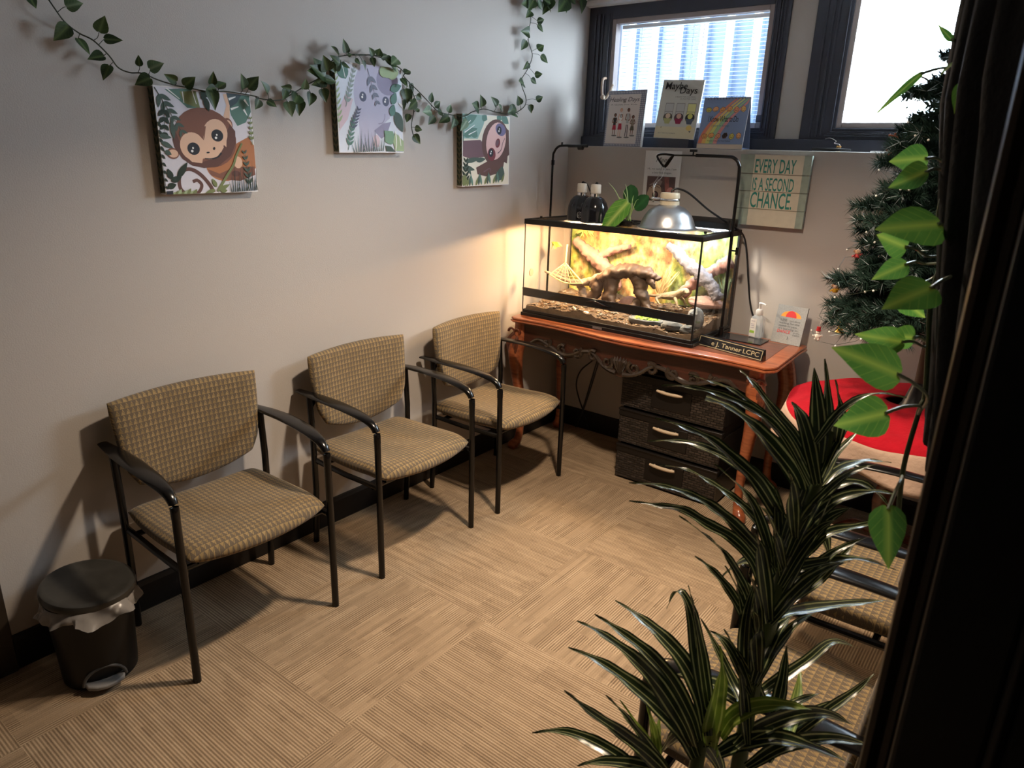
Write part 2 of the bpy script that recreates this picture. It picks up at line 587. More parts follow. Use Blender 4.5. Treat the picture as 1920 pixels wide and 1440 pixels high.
# leaf positions, in metres: dracaena (path, width, kind), pothos (base, tip, width, petiole), ivy on the wall (y, z)
DRAC=[([[2.182,-2.641,1.248],[2.164,-2.605,1.292],[2.138,-2.568,1.353]],0.0184,0),([[2.187,-2.631,1.246],[2.169,-2.585,1.296],[2.143,-2.54,1.361]],0.0129,0),([[2.19,-2.608,1.262],[2.189,-2.615,1.309],[2.18,-2.627,1.359]],0.0138,0),([[2.178,-2.658,1.244],[2.147,-2.636,1.274],[2.108,-2.622,1.299],[2.071,-2.607,1.325],[2.044,-2.589,1.335]],0.0101,0),([[2.178,-2.653,1.222],[2.146,-2.66,1.271],[2.12,-2.67,1.299],[2.092,-2.686,1.317],[2.061,-2.706,1.331],[2.029,-2.728,1.339],[2.002,-2.75,1.341]],0.011,0),([[2.162,-2.624,1.228],[2.123,-2.627,1.272],[2.086,-2.634,1.3],[2.055,-2.641,1.319],[2.028,-2.65,1.327],[1.998,-2.66,1.335]],0.0102,0),([[2.169,-2.64,1.197],[2.151,-2.634,1.222],[2.116,-2.638,1.256],[2.088,-2.641,1.277],[2.054,-2.65,1.296],[2.026,-2.659,1.303]],0.0202,2),([[2.165,-2.668,1.16],[2.152,-2.677,1.177],[2.122,-2.688,1.219],[2.093,-2.703,1.247],[2.065,-2.72,1.272],[2.034,-2.742,1.289],[2.004,-2.765,1.301]],0.0153,0),([[2.153,-2.673,1.171],[2.114,-2.661,1.205],[2.074,-2.657,1.224],[2.028,-2.659,1.234],[1.989,-2.662,1.232],[1.95,-2.667,1.223]],0.0119,0),([[2.163,-2.696,1.112],[2.146,-2.679,1.139],[2.113,-2.675,1.167],[2.081,-2.675,1.183],[2.05,-2.676,1.194],[2.015,-2.68,1.203],[1.981,-2.688,1.201]],0.0102,0),([[2.156,-2.695,1.109],[2.14,-2.705,1.134],[2.109,-2.723,1.168],[2.082,-2.743,1.193],[2.058,-2.763,1.209],[2.031,-2.787,1.221],[2.002,-2.816,1.227]],0.0138,0),([[2.154,-2.704,1.08],[2.133,-2.695,1.11],[2.102,-2.697,1.133],[2.068,-2.705,1.145],[2.035,-2.713,1.158],[2.002,-2.726,1.159],[1.966,-2.741,1.16]],0.0124,0),([[2.154,-2.736,1.06],[2.143,-2.744,1.096],[2.117,-2.761,1.142],[2.096,-2.78,1.17],[2.068,-2.804,1.199]],0.0095,0),([[2.152,-2.725,1.019],[2.136,-2.716,1.041],[2.111,-2.713,1.066],[2.085,-2.714,1.086],[2.061,-2.716,1.098]],0.0101,0),([[2.165,-2.69,1.099],[2.145,-2.671,1.095],[2.126,-2.653,1.087],[2.1,-2.645,1.066],[2.076,-2.641,1.033]],0.0186,0),([[2.182,-2.643,1.18],[2.164,-2.618,1.151],[2.15,-2.595,1.109],[2.131,-2.573,1.073]],0.024,0),([[2.183,-2.664,1.169],[2.185,-2.63,1.148],[2.192,-2.592,1.124],[2.2,-2.562,1.083]],0.019,0),([[2.185,-2.649,1.195],[2.181,-2.612,1.198],[2.19,-2.56,1.213],[2.212,-2.503,1.214],[2.238,-2.449,1.202]],0.0133,0),([[2.173,-2.64,1.182],[2.197,-2.621,1.211],[2.224,-2.607,1.222],[2.25,-2.602,1.212],[2.267,-2.605,1.199]],0.0126,0),([[2.188,-2.675,1.168],[2.192,-2.669,1.183],[2.214,-2.645,1.21],[2.248,-2.618,1.221],[2.276,-2.601,1.218]],0.0137,0),([[2.18,-2.665,1.1],[2.185,-2.644,1.117],[2.201,-2.613,1.141],[2.23,-2.578,1.148],[2.257,-2.545,1.154]],0.013,0),([[2.165,-2.699,1.086],[2.175,-2.683,1.105],[2.209,-2.65,1.117],[2.244,-2.62,1.122],[2.287,-2.59,1.11]],0.0141,0),([[2.171,-2.709,1.069],[2.173,-2.694,1.084],[2.201,-2.657,1.109],[2.222,-2.625,1.131],[2.25,-2.59,1.146]],0.0113,0),([[2.173,-2.725,1.046],[2.176,-2.698,1.06],[2.203,-2.651,1.08],[2.221,-2.608,1.107],[2.234,-2.571,1.128]],0.0129,0),([[2.172,-2.718,1.034],[2.182,-2.661,1.032],[2.228,-2.58,1.023],[2.28,-2.496,1.009]],0.0134,0),([[2.174,-2.754,0.93],[2.178,-2.711,0.933],[2.21,-2.639,0.953],[2.229,-2.582,0.962],[2.257,-2.533,0.935]],0.012,0),([[2.182,-2.716,0.987],[2.16,-2.67,1.0],[2.133,-2.63,1.01],[2.094,-2.599,1.02]],0.0136,0),([[2.171,-2.735,0.984],[2.154,-2.736,1.035],[2.137,-2.74,1.079],[2.115,-2.749,1.121]],0.0125,0),([[2.142,-2.792,0.876],[2.113,-2.764,0.917],[2.079,-2.746,0.945],[2.037,-2.737,0.964],[1.996,-2.732,0.975],[1.952,-2.729,0.984]],0.0181,0),([[2.128,-2.797,0.881],[2.109,-2.788,0.905],[2.075,-2.785,0.942],[2.038,-2.789,0.97],[1.998,-2.797,0.99],[1.961,-2.805,1.006]],0.0175,0),([[2.126,-2.809,0.88],[2.108,-2.813,0.913],[2.075,-2.823,0.958],[2.039,-2.839,0.995],[2.002,-2.859,1.024],[1.975,-2.875,1.041]],0.0182,0),([[2.131,-2.807,0.863],[2.109,-2.801,0.883],[2.071,-2.806,0.909],[2.031,-2.813,0.93],[1.987,-2.825,0.95],[1.943,-2.84,0.962]],0.0189,0),([[2.125,-2.847,0.847],[2.108,-2.86,0.872],[2.086,-2.876,0.899],[2.056,-2.897,0.928],[2.024,-2.92,0.958],[2.0,-2.937,0.986]],0.0149,0),([[2.101,-2.846,0.82],[2.069,-2.838,0.815],[2.033,-2.831,0.817],[1.986,-2.833,0.819],[1.94,-2.838,0.811],[1.894,-2.848,0.787]],0.0152,0),([[2.126,-2.851,0.86],[2.101,-2.844,0.848],[2.058,-2.85,0.838],[2.017,-2.857,0.82],[1.984,-2.862,0.795]],0.0144,0),([[2.118,-2.847,0.843],[2.105,-2.854,0.869],[2.08,-2.866,0.904],[2.056,-2.878,0.938],[2.034,-2.891,0.967]],0.011,0),([[2.144,-2.807,0.907],[2.127,-2.786,0.934],[2.1,-2.764,0.981],[2.076,-2.741,1.024],[2.049,-2.73,1.044],[2.035,-2.731,1.009]],0.0145,0),([[2.14,-2.784,0.896],[2.128,-2.786,0.947],[2.114,-2.788,1.003],[2.097,-2.79,1.062],[2.087,-2.795,1.103]],0.0125,0),([[2.146,-2.798,0.884],[2.145,-2.802,0.911],[2.146,-2.802,0.944],[2.144,-2.797,0.994],[2.138,-2.796,1.038]],0.0178,1),([[2.129,-2.786,0.931],[2.136,-2.783,0.915],[2.143,-2.784,0.891],[2.152,-2.785,0.859]],0.0156,1),([[2.166,-2.749,0.931],[2.122,-2.731,0.922],[2.074,-2.719,0.905],[2.024,-2.712,0.877]],0.0182,0),([[2.146,-2.799,0.897],[2.126,-2.777,0.882],[2.1,-2.763,0.859],[2.075,-2.757,0.817],[2.056,-2.748,0.769]],0.0172,0),([[2.155,-2.798,0.907],[2.165,-2.79,0.937],[2.188,-2.776,0.957],[2.218,-2.761,0.967],[2.247,-2.749,0.969]],0.0177,1),([[2.157,-2.793,0.878],[2.178,-2.783,0.899],[2.214,-2.763,0.914],[2.258,-2.745,0.912],[2.3,-2.731,0.904]],0.0192,0),([[2.175,-2.792,0.898],[2.19,-2.766,0.913],[2.225,-2.726,0.93],[2.256,-2.694,0.929],[2.287,-2.67,0.911]],0.0154,0),([[2.186,-2.747,0.933],[2.184,-2.749,0.949],[2.172,-2.755,0.976],[2.15,-2.764,1.013],[2.132,-2.772,1.046]],0.0125,0),([[2.176,-2.781,0.942],[2.163,-2.756,0.943],[2.142,-2.735,0.946],[2.11,-2.716,0.968],[2.074,-2.698,0.993]],0.0116,0),([[2.225,-2.746,0.903],[2.217,-2.7,0.897],[2.209,-2.651,0.901],[2.197,-2.601,0.91]],0.0133,1),([[2.203,-2.728,0.911],[2.2,-2.714,0.933],[2.197,-2.698,0.958],[2.19,-2.679,0.997]],0.0143,0),([[2.098,-2.85,0.867],[2.087,-2.836,0.875],[2.073,-2.822,0.888],[2.055,-2.809,0.905]],0.01,1),([[2.089,-2.848,0.864],[2.077,-2.831,0.866],[2.054,-2.821,0.873],[2.017,-2.815,0.897]],0.0072,1),([[2.095,-2.848,0.864],[2.08,-2.819,0.862],[2.065,-2.785,0.876]],0.0087,1),([[2.219,-2.728,0.877],[2.23,-2.7,0.89],[2.251,-2.663,0.908],[2.273,-2.625,0.926],[2.29,-2.59,0.945]],0.0116,0),([[2.211,-2.763,0.872],[2.215,-2.717,0.892],[2.243,-2.655,0.901],[2.272,-2.6,0.898]],0.0131,0),([[2.192,-2.788,0.871],[2.224,-2.751,0.898],[2.27,-2.709,0.908],[2.316,-2.676,0.899]],0.0152,0),([[2.126,-2.793,0.886],[2.144,-2.769,0.842],[2.158,-2.75,0.789]],0.0175,0),([[2.169,-2.716,1.048],[2.184,-2.703,1.104],[2.199,-2.69,1.159],[2.21,-2.676,1.225]],0.0123,0),([[2.174,-2.664,1.185],[2.183,-2.619,1.218],[2.189,-2.58,1.245],[2.206,-2.53,1.274]],0.0115,0),([[2.169,-2.705,1.146],[2.167,-2.664,1.183],[2.165,-2.626,1.214],[2.158,-2.593,1.24]],0.0127,0),([[2.166,-2.751,0.958],[2.156,-2.754,1.013],[2.152,-2.752,1.068],[2.155,-2.745,1.121]],0.0124,0),([[2.164,-2.693,1.103],[2.135,-2.68,1.154],[2.106,-2.673,1.189],[2.059,-2.68,1.224]],0.0114,0),([[2.164,-2.671,1.153],[2.138,-2.666,1.197],[2.107,-2.671,1.228],[2.066,-2.687,1.252]],0.0113,0),([[2.158,-2.741,0.99],[2.153,-2.698,1.013],[2.155,-2.649,1.039],[2.174,-2.595,1.046]],0.0118,0),([[2.174,-2.646,1.277],[2.195,-2.629,1.322],[2.225,-2.613,1.346],[2.259,-2.604,1.348]],0.0107,0),([[2.18,-2.746,1.063],[2.198,-2.722,1.1],[2.22,-2.696,1.13],[2.245,-2.675,1.146]],0.0148,0),([[2.179,-2.744,1.061],[2.166,-2.744,1.115],[2.154,-2.747,1.159],[2.147,-2.755,1.183]],0.0147,0),([[2.175,-2.699,1.105],[2.178,-2.663,1.149],[2.185,-2.626,1.185],[2.197,-2.594,1.201]],0.0142,0),([[2.18,-2.776,0.973],[2.156,-2.764,0.997],[2.131,-2.755,1.015],[2.108,-2.751,1.019]],0.0111,0),([[2.18,-2.725,1.107],[2.19,-2.706,1.146],[2.204,-2.688,1.179],[2.221,-2.673,1.196]],0.0121,0),([[2.176,-2.703,1.105],[2.16,-2.688,1.152],[2.147,-2.675,1.191],[2.138,-2.667,1.209]],0.0112,0),([[2.181,-2.776,0.991],[2.18,-2.741,1.015],[2.182,-2.706,1.033],[2.188,-2.674,1.037]],0.0153,0),([[2.18,-2.758,1.026],[2.168,-2.76,1.075],[2.158,-2.764,1.115],[2.152,-2.772,1.137]],0.012,0),([[2.176,-2.703,1.112],[2.191,-2.684,1.153],[2.209,-2.664,1.188],[2.231,-2.649,1.206]],0.015,0),([[2.179,-2.714,1.124],[2.167,-2.728,1.169],[2.156,-2.744,1.205],[2.149,-2.764,1.227]],0.0106,0),([[2.181,-2.713,1.145],[2.186,-2.69,1.18],[2.195,-2.667,1.209],[2.207,-2.648,1.223]],0.0136,0),([[2.19,-2.795,0.914],[2.176,-2.783,0.954],[2.164,-2.774,0.986],[2.156,-2.769,1.001]],0.0109,0),([[2.182,-2.684,1.185],[2.199,-2.661,1.217],[2.219,-2.637,1.244],[2.243,-2.615,1.258]],0.0109,0),([[2.175,-2.751,0.98],[2.161,-2.741,1.033],[2.149,-2.733,1.076],[2.141,-2.731,1.097]],0.0153,0),([[2.186,-2.657,1.225],[2.187,-2.622,1.26],[2.192,-2.588,1.288],[2.201,-2.556,1.301]],0.0126,0),([[2.182,-2.7,1.166],[2.175,-2.706,1.208],[2.169,-2.715,1.244],[2.167,-2.726,1.264]],0.0132,0),([[2.187,-2.78,0.89],[2.201,-2.743,0.914],[2.219,-2.705,0.932],[2.242,-2.668,0.937]],0.0127,0),([[2.18,-2.766,1.003],[2.174,-2.77,1.044],[2.169,-2.776,1.079],[2.167,-2.786,1.099]],0.0146,0),([[2.177,-2.76,0.974],[2.183,-2.72,1.004],[2.195,-2.678,1.028],[2.211,-2.639,1.035]],0.0128,0),([[2.189,-2.667,1.231],[2.167,-2.645,1.269],[2.145,-2.625,1.3],[2.127,-2.61,1.312]],0.0153,0)]
POTHOS=[([2.228,-2.608,1.627],[2.194,-2.621,1.624],0.0373,[2.243,-2.572,1.623]),([2.239,-2.659,1.613],[2.205,-2.655,1.594],0.0343,[2.25,-2.624,1.614]),([2.27,-2.734,1.565],[2.226,-2.79,1.56],0.05,[2.302,-2.689,1.552]),([2.231,-2.645,1.532],[2.203,-2.665,1.544],0.0361,[2.249,-2.609,1.52]),([2.232,-2.627,1.51],[2.204,-2.648,1.493],0.0283,[2.247,-2.589,1.509]),([2.281,-2.776,1.508],[2.251,-2.819,1.492],0.0434,[2.295,-2.736,1.516]),([2.251,-2.672,1.43],[2.211,-2.71,1.439],0.0301,[2.268,-2.636,1.421]),([2.257,-2.64,1.43],[2.233,-2.672,1.435],0.0283,[2.267,-2.61,1.422]),([2.273,-2.814,1.429],[2.223,-2.853,1.455],0.045,[2.299,-2.779,1.402]),([2.269,-2.808,1.386],[2.231,-2.837,1.371],0.0421,[2.292,-2.763,1.387]),([2.297,-2.87,1.315],[2.311,-2.894,1.268],0.0357,[2.298,-2.835,1.333]),([2.208,-2.614,1.715],[2.177,-2.666,1.67],0.0094,[2.233,-2.565,1.724]),([2.223,-2.56,1.755],[2.202,-2.546,1.775],0.0084,[2.236,-2.525,1.75]),([2.235,-2.559,1.735],[2.224,-2.611,1.718],0.0156,[2.244,-2.521,1.744]),([2.255,-2.665,1.698],[2.256,-2.67,1.67],0.0119,[2.262,-2.627,1.711]),([2.232,-2.605,1.467],[2.26,-2.575,1.441],0.0255,[2.254,-2.552,1.49])]
POTHOS_STEM=[[2.248,-2.48,1.839],[2.246,-2.505,1.78],[2.245,-2.526,1.733],[2.246,-2.549,1.674],[2.25,-2.567,1.621],[2.25,-2.59,1.567],[2.263,-2.599,1.521],[2.264,-2.618,1.474],[2.273,-2.632,1.421],[2.282,-2.646,1.368],[2.281,-2.654,1.353],[2.28,-2.675,1.303],[2.282,-2.686,1.273],[2.287,-2.696,1.238]]
IVY=[([[-2.64,1.986],[-2.626,1.954],[-2.601,1.928],[-2.565,1.906],[-2.536,1.89],[-2.5,1.855],[-2.47,1.826],[-2.438,1.815],[-2.409,1.815],[-2.365,1.801],[-2.312,1.79],[-2.26,1.785],[-2.201,1.78],[-2.134,1.785],[-2.034,1.779],[-1.982,1.771],[-1.928,1.773],[-1.87,1.795],[-1.798,1.833],[-1.735,1.872],[-1.682,1.932],[-1.618,1.954],[-1.552,1.961],[-1.47,1.971],[-1.385,1.964]],[[-2.6,1.966,-2.563,1.982],[-2.521,1.915,-2.509,1.956],[-2.506,1.897,-2.464,1.896],[-2.602,1.917,-2.642,1.876],[-2.573,1.89,-2.556,1.848],[-2.515,1.851,-2.56,1.839],[-2.501,1.826,-2.526,1.783],[-2.419,1.835,-2.42,1.865],[-2.393,1.828,-2.361,1.848],[-2.396,1.802,-2.439,1.782],[-2.311,1.801,-2.348,1.819],[-2.281,1.791,-2.256,1.818],[-2.189,1.805,-2.19,1.84],[-2.173,1.792,-2.136,1.816],[-2.186,1.791,-2.222,1.784],[-2.204,1.783,-2.203,1.724],[-2.075,1.8,-2.089,1.845],[-2.056,1.803,-2.024,1.843],[-1.976,1.794,-2.0,1.831],[-2.025,1.766,-2.041,1.734],[-1.976,1.766,-1.95,1.75],[-2.687,1.978,-2.679,1.948],[-1.896,1.807,-1.922,1.773],[-1.869,1.813,-1.907,1.82],[-1.81,1.821,-1.815,1.855],[-1.781,1.807,-1.798,1.761],[-1.743,1.823,-1.737,1.778],[-1.89,1.768,-1.892,1.721],[-1.837,1.779,-1.841,1.724],[-1.84,1.797,-1.875,1.762],[-1.735,1.875,-1.78,1.928],[-1.727,1.891,-1.753,1.937],[-1.74,1.871,-1.818,1.881],[-1.731,1.857,-1.675,1.858],[-1.74,1.866,-1.805,1.901],[-1.671,1.919,-1.709,1.945],[-1.653,1.917,-1.615,1.909],[-1.726,1.858,-1.781,1.834],[-1.661,1.953,-1.702,1.977],[-1.64,1.963,-1.661,2.005],[-1.63,1.964,-1.616,2.0],[-1.618,1.954,-1.6,1.959],[-1.684,1.899,-1.66,1.934],[-1.708,1.915,-1.688,1.883]]),([[-1.605,1.959],[-1.47,1.967],[-1.356,1.941],[-1.282,1.897],[-1.235,1.859],[-1.171,1.817],[-1.098,1.786],[-1.018,1.775],[-0.941,1.773],[-0.89,1.794],[-0.84,1.806],[-0.794,1.812],[-0.714,1.804],[-0.631,1.799],[-0.545,1.807],[-0.48,1.843],[-0.474,1.882],[-0.485,1.931],[-0.496,1.967],[-0.468,2.019],[-0.428,2.085],[-0.44,2.145],[-0.457,2.191],[-0.459,2.238],[-0.449,2.287],[-0.445,2.353]],[[-1.492,1.966,-1.522,1.993],[-1.473,1.968,-1.453,1.997],[-1.509,1.955,-1.508,1.923],[-1.548,1.939,-1.531,1.908],[-1.585,1.943,-1.567,1.925],[-1.428,1.96,-1.378,1.933],[-1.4,1.955,-1.36,1.918],[-1.321,1.918,-1.281,1.934],[-1.343,1.896,-1.329,1.864],[-1.273,1.881,-1.249,1.839],[-1.307,1.858,-1.303,1.804],[-1.283,1.839,-1.256,1.811],[-1.308,1.816,-1.297,1.774],[-1.158,1.822,-1.142,1.862],[-1.132,1.804,-1.101,1.826],[-1.098,1.777,-1.053,1.789],[-1.035,1.786,-1.018,1.82],[-1.132,1.76,-1.163,1.725],[-1.042,1.765,-1.091,1.738],[-1.003,1.76,-1.035,1.717],[-1.172,1.782,-1.237,1.774],[-0.941,1.754,-0.981,1.706],[-0.863,1.81,-0.928,1.829],[-0.841,1.823,-0.861,1.87],[-0.719,1.831,-0.756,1.871],[-0.694,1.815,-0.731,1.842],[-0.589,1.824,-0.648,1.808],[-0.532,1.818,-0.594,1.841],[-0.525,1.851,-0.549,1.889],[-0.541,1.807,-0.605,1.806],[-0.436,1.854,-0.424,1.814],[-0.41,1.879,-0.378,1.899],[-0.466,2.279,-0.508,2.247],[-0.402,2.246,-0.371,2.255],[-0.414,2.225,-0.385,2.199],[-0.465,2.185,-0.526,2.185],[-0.472,2.148,-0.5,2.103],[-0.38,2.122,-0.34,2.146],[-0.373,2.089,-0.338,2.059],[-0.417,1.997,-0.386,2.004],[-0.443,1.974,-0.41,1.955],[-0.495,1.95,-0.552,1.957],[-0.466,2.049,-0.49,2.014],[-1.37,1.966,-1.424,1.94],[-1.448,1.965,-1.417,1.976]]),([[-1.282,1.887],[-1.261,1.826],[-1.253,1.773],[-1.26,1.719],[-1.264,1.675]],[[-1.25,1.777,-1.227,1.787],[-1.285,1.762,-1.286,1.728],[-1.251,1.708,-1.225,1.701],[-1.264,1.677,-1.236,1.643],[-1.268,1.814,-1.309,1.778],[-1.255,1.837,-1.227,1.826]]),([[-0.466,2.35],[-0.333,2.362],[-0.145,2.391],[0.033,2.412]],[[-0.456,2.328,-0.545,2.299],[-0.456,2.328,-0.497,2.283],[-0.443,2.33,-0.428,2.292],[-0.421,2.334,-0.383,2.296],[-0.4,2.342,-0.339,2.317],[-0.368,2.342,-0.291,2.3],[-0.378,2.35,-0.317,2.335],[-0.168,2.375,-0.23,2.312],[-0.158,2.376,-0.162,2.317],[-0.154,2.382,-0.125,2.343],[-0.003,2.406,0.009,2.343],[0.017,2.41,0.055,2.363],[-0.096,2.401,-0.057,2.376],[-0.296,2.363,-0.341,2.288]])]

# ---------------------------------------------------------------- the setting
H = 2.41
M_DARKW = mat('hall_shade_black', (.03, .028, .026), .7)  # near-black so the hall stays dark: its shade put into colour
struct('floor', bx((-.1, -4.5, -.1, 4.1, .3, 0)), M_CARPET, smooth=False)
struct('ceiling', bx((-.1, -4.5, H, 4.1, .3, H + .1)), M_CEIL, smooth=False)
struct('wall_left', bx((-.1, -4.5, 0, 0, .3, H)), M_WALL, smooth=False)
struct('wall_back', bx((-.1, 0, 0, 2.52, .3, 1.668), (1.112, .156, 1.668, 1.232, .3, H), (-.1, .156, 2.40, 2.52, .3, H), (2.41, .15, 1.668, 2.52, .3, H)), M_WALL, smooth=False, bevel=.004)
struct('wall_right', bx((2.42, -3.0, 0, 2.52, .3, H)), M_WALL, smooth=False)
struct('wall_front', bx((2.352, -3.1, 0, 4.1, -3.0, H), (0, -3.1, 2.14, 2.352, -3.0, H)), M_WALL, smooth=False)
struct('wall_hall', bx((4.0, -4.5, 0, 4.1, -3.1, H)), M_DARKW, smooth=False)
struct('wall_rear', bx((-.1, -4.6, 0, 4.1, -4.5, H)), M_DARKW, smooth=False)

def base_profile(bm, o, u, w, ln):
    prism(bm, [(0, 0), (.013, 0), (.013, .1), (.008, .117), (.003, .119), (0, .119)], o, u, (0, 0, 1), V(w) * ln)
bm = nb(); base_profile(bm, (0, -3.02, 0), (1, 0, 0), (0, 1, 0), 3.02)
struct('baseboard_left', bm, M_BASE, smooth=False)
bm = nb(); base_profile(bm, (.013, 0, 0), (0, -1, 0), (1, 0, 0), 2.407)
struct('baseboard_back', bm, M_BASE, smooth=False)
bm = nb(); base_profile(bm, (2.42, -2.99, 0), (-1, 0, 0), (0, 1, 0), 2.97)
struct('baseboard_right', bm, M_BASE, smooth=False)
# casing at the end of the left wall, and the stepped jamb beside the camera
struct('trim_1', bx((0, -3.12, 0, .022, -3.022, H)), M_TRIM, bevel=.003, smooth=False)
bm = nb()
prism(bm, [(2.339, -2.985), (2.339, -3.098), (2.3405, -3.1035), (2.344, -3.1045), (2.346, -3.101), (2.3485, -3.097), (2.350, -3.101), (2.354, -3.102), (2.357, -3.098),
           (2.357, -3.09), (2.353, -3.09), (2.353, -2.985)],
      (0, 0, 0), (1, 0, 0), (0, 1, 0), (0, 0, 2.14))
struct('trim_2', bm, mat('worn_brown_jamb_paint', (.085, .062, .042), .4, var=.3, vscale=30), smooth=False)
struct('unlit_wall_panel', bx((2.357, -3.125, 0, 2.402, -3.1005, 2.14), (2.402, -3.132, 0, 2.409, -3.1005, 2.14), (2.409, -3.128, 0, 3.3, -3.1005, 2.14)), M_UNLIT, smooth=False, bevel=.003)  # added panel, no door: darkness of the unlit wall as colour
struct('trim_3', bx((0, .12, H - .018, 1.2, .152, H - .002), (0, .06, H - .014, 1.2, .118, H)), M_WHITE, smooth=False, bevel=.002)
struct('trim_4', bx((0, .125, 1.668, 2.41, .2, 1.722)), M_FRAME, smooth=False, bevel=.003)

# windows: painted casing with moulded grooves, mauve sash, clear pane
def window(n, x0, x1, sx0, sx1, z0, z1, sz0, sz1):
    b = nb()
    y0, y1 = .146, .26
    for q in ((x0, y0, z0, sx0, y1, z1), (sx1, y0, z0, x1, y1, z1), (sx0, y0, z0, sx1, y1, sz0), (sx0, y0, sz1, sx1, y1, z1)):
        box(b, q[:3], q[3:])
    w = .155
    for k, f in ((0, .28), (1, .46), (2, .60), (3, .86)):                     # raised beads of the casing
        d = .007 if k != 1 else .011
        a = x0 + (sx0 - x0) * f
        box(b, (a, y0 - d, sz0 - .055 + .03 * f), (a + .008, y0, sz1 + .03))
        a = x1 - (x1 - sx1) * f
        box(b, (a - .006, y0 - d, sz0 - .055 + .03 * f), (a, y0, sz1 + .03))
        zz = z0 + (sz0 - z0) * f
        box(b, (sx0 - .06 * (1 - f), y0 - d, zz), (sx1 + .03, y0, zz + .006))
    bmesh.ops.recalc_face_normals(b, faces=b.faces)
    wn = struct('window_%d' % n, b, M_FRAME, smooth=False, bevel=.002)
    s = nb()
    t = .024
    for q in ((sx0 - .002, .152, sz0 - .002, sx0 + t, .20, sz1 + .002), (sx1 - t, .152, sz0 - .002, sx1 + .002, .20, sz1 + .002),
              (sx0 + t, .152, sz0 - .002, sx1 - t, .20, sz0 + t), (sx0 + t, .152, sz1 - t, sx1 - t, .20, sz1 + .002)):
        box(s, q[:3], q[3:])
    obj('sash', s, M_SASH, wn, smooth=False, bevel=.003)
    g = bx((sx0 + t - .004, .185, sz0 + t - .004, sx1 - t + .004, .188, sz1 - t + .004))
    obj('pane', g, M_GLASS, wn, smooth=False)
    return wn
w1 = window(1, 0.002, 1.112, .148, 1.033, 1.722, 2.40, 1.773, 2.326)
w2 = window(2, 1.232, 2.41, 1.392, 2.36, 1.722, 2.40, 1.775, 2.36)
# crank handle and catch on window 1
h = nb()
tube(h, cr([(.135, .14, 2.03), (.137, .105, 2.02), (.139, .098, 1.97), (.14, .11, 1.93), (.15, .125, 1.925), (.175, .12, 1.955), (.197, .115, 1.995)], 5), .007, 8)
ball(h, (.14, .11, 1.93), .014)
obj('crank_handle', h, mat('tan_metal', (.48, .36, .27), .4), w1)
obj('catch', bx((1.012, .135, 1.80, 1.042, .153, 1.832)), M_FRAME, w1, bevel=.003)
# mini blind inside window 1, slats open
bl = thing('mini_blind', 'white mini blind with open slats inside the left window', 'blind', (.59, .222, 2.29))
obj('head_rail', bx((.178, .208, 2.283, 1.004, .236, 2.302)), M_WHITE, bl, world=True, bevel=.002)
b = nb()
for i in range(25):
    z = 2.272 - i * .0188
    box(b, (.18, .211, z - .0005), (1.002, .233, z + .0005), mat=None)
obj('slats', b, mat('white_slat', (.60, .63, .68), .5), bl, world=True, smooth=False)
GC = mat('grey_cord', (.3, .32, .36), .7)
for x in (.30, .60, .92):
    for y in (.2105, .2335):
        b = nb(); tube(b, [(x, y, 2.285), (x, y, 1.80)], .0010, 5)
        obj('ladder_cord', b, GC, bl, world=True)
b = nb(); tube(b, cr([(.66, .205, 2.28), (.661, .204, 2.2), (.659, .204, 2.0), (.66, .204, 1.86)], 3), .0013, 5)
obj('pull_cord', b, GC, bl, world=True)
# outside: ribbed panel and ground
b = nb()
x = -.95
pts = []
while x < .95:
    pts += [(x, 0), (x + .095, 0), (x + .105, -.03), (x + .155, -.03), (x + .165, 0)]
    x += .165
prof = [(px, .95 + py) for px, py in pts]
for (xa, ya), (xb, yb) in zip(prof, prof[1:]):
    q = [b.verts.new(p) for p in ((xa, ya, 1.3), (xb, yb, 1.3), (xb, yb, 3.1), (xa, ya, 3.1))]
    b.faces.new(q).material_index = 1 if (ya < .93 and yb < .93) else 0
single('ribbed_panel', b, [mat('pale_blue_sheet', (.060, .092, .155), .6), mat('white_rib_paint', (.40, .42, .45), .6)], (0, .95, 1.3),
       'pale blue and white ribbed panel standing outside the left window', 'panel', smooth=False)
struct('added_shade_slab', bx((-2.2, .3, 2.72, 1.14, 1.4, 2.84)), mat('shade_slab_grey', (.35, .36, .38), .8), smooth=False)  # unseen slab added to keep sky light off the ribbed panel
struct('ground', bx((-3, .3, 1.2, 5, 6, 1.3)), mat('pale_gravel', (.5, .5, .48), .9), smooth=False)

# ---------------------------------------------------------------- guest chairs
def cushion(bm, fx, th_top, th_bot, n=22, mi=0, uvs=1, pw=6, mi_b=None):
    """closed pad: fx(a, b) -> (point, normal), a and b in -1..1"""
    L = uvl(bm)
    e = [math.sin(PI / 2 * (2 * i / n - 1)) for i in range(n + 1)]
    top, bot = [], []
    for a in e:
        rt, rb = [], []
        for c in e:
            p, nn, uv = fx(a, c)
            k = math.sqrt(max(0, (1 - abs(a) ** pw) * (1 - abs(c) ** pw)))
            edge = abs(a) > .9999 or abs(c) > .9999
            vt = bm.verts.new(p + nn * (th_top * k))
            rt.append((vt, uv))
            rb.append((vt if edge else bm.verts.new(p - nn * (th_bot * k)), uv))
        top.append(rt); bot.append(rb)
    for i in range(n):
        for j in range(n):
            for G, flip in ((top, 0), (bot, 1)):
                q = [G[i][j], G[i + 1][j], G[i + 1][j + 1], G[i][j + 1]]
                if flip: q.reverse()
                try:
                    f = bm.faces.new([x[0] for x in q])
                except ValueError:
                    continue
                f.material_index = mi if (not flip or mi_b is None) else mi_b
                for lp, x in zip(f.loops, q): lp[L].uv = x[1]

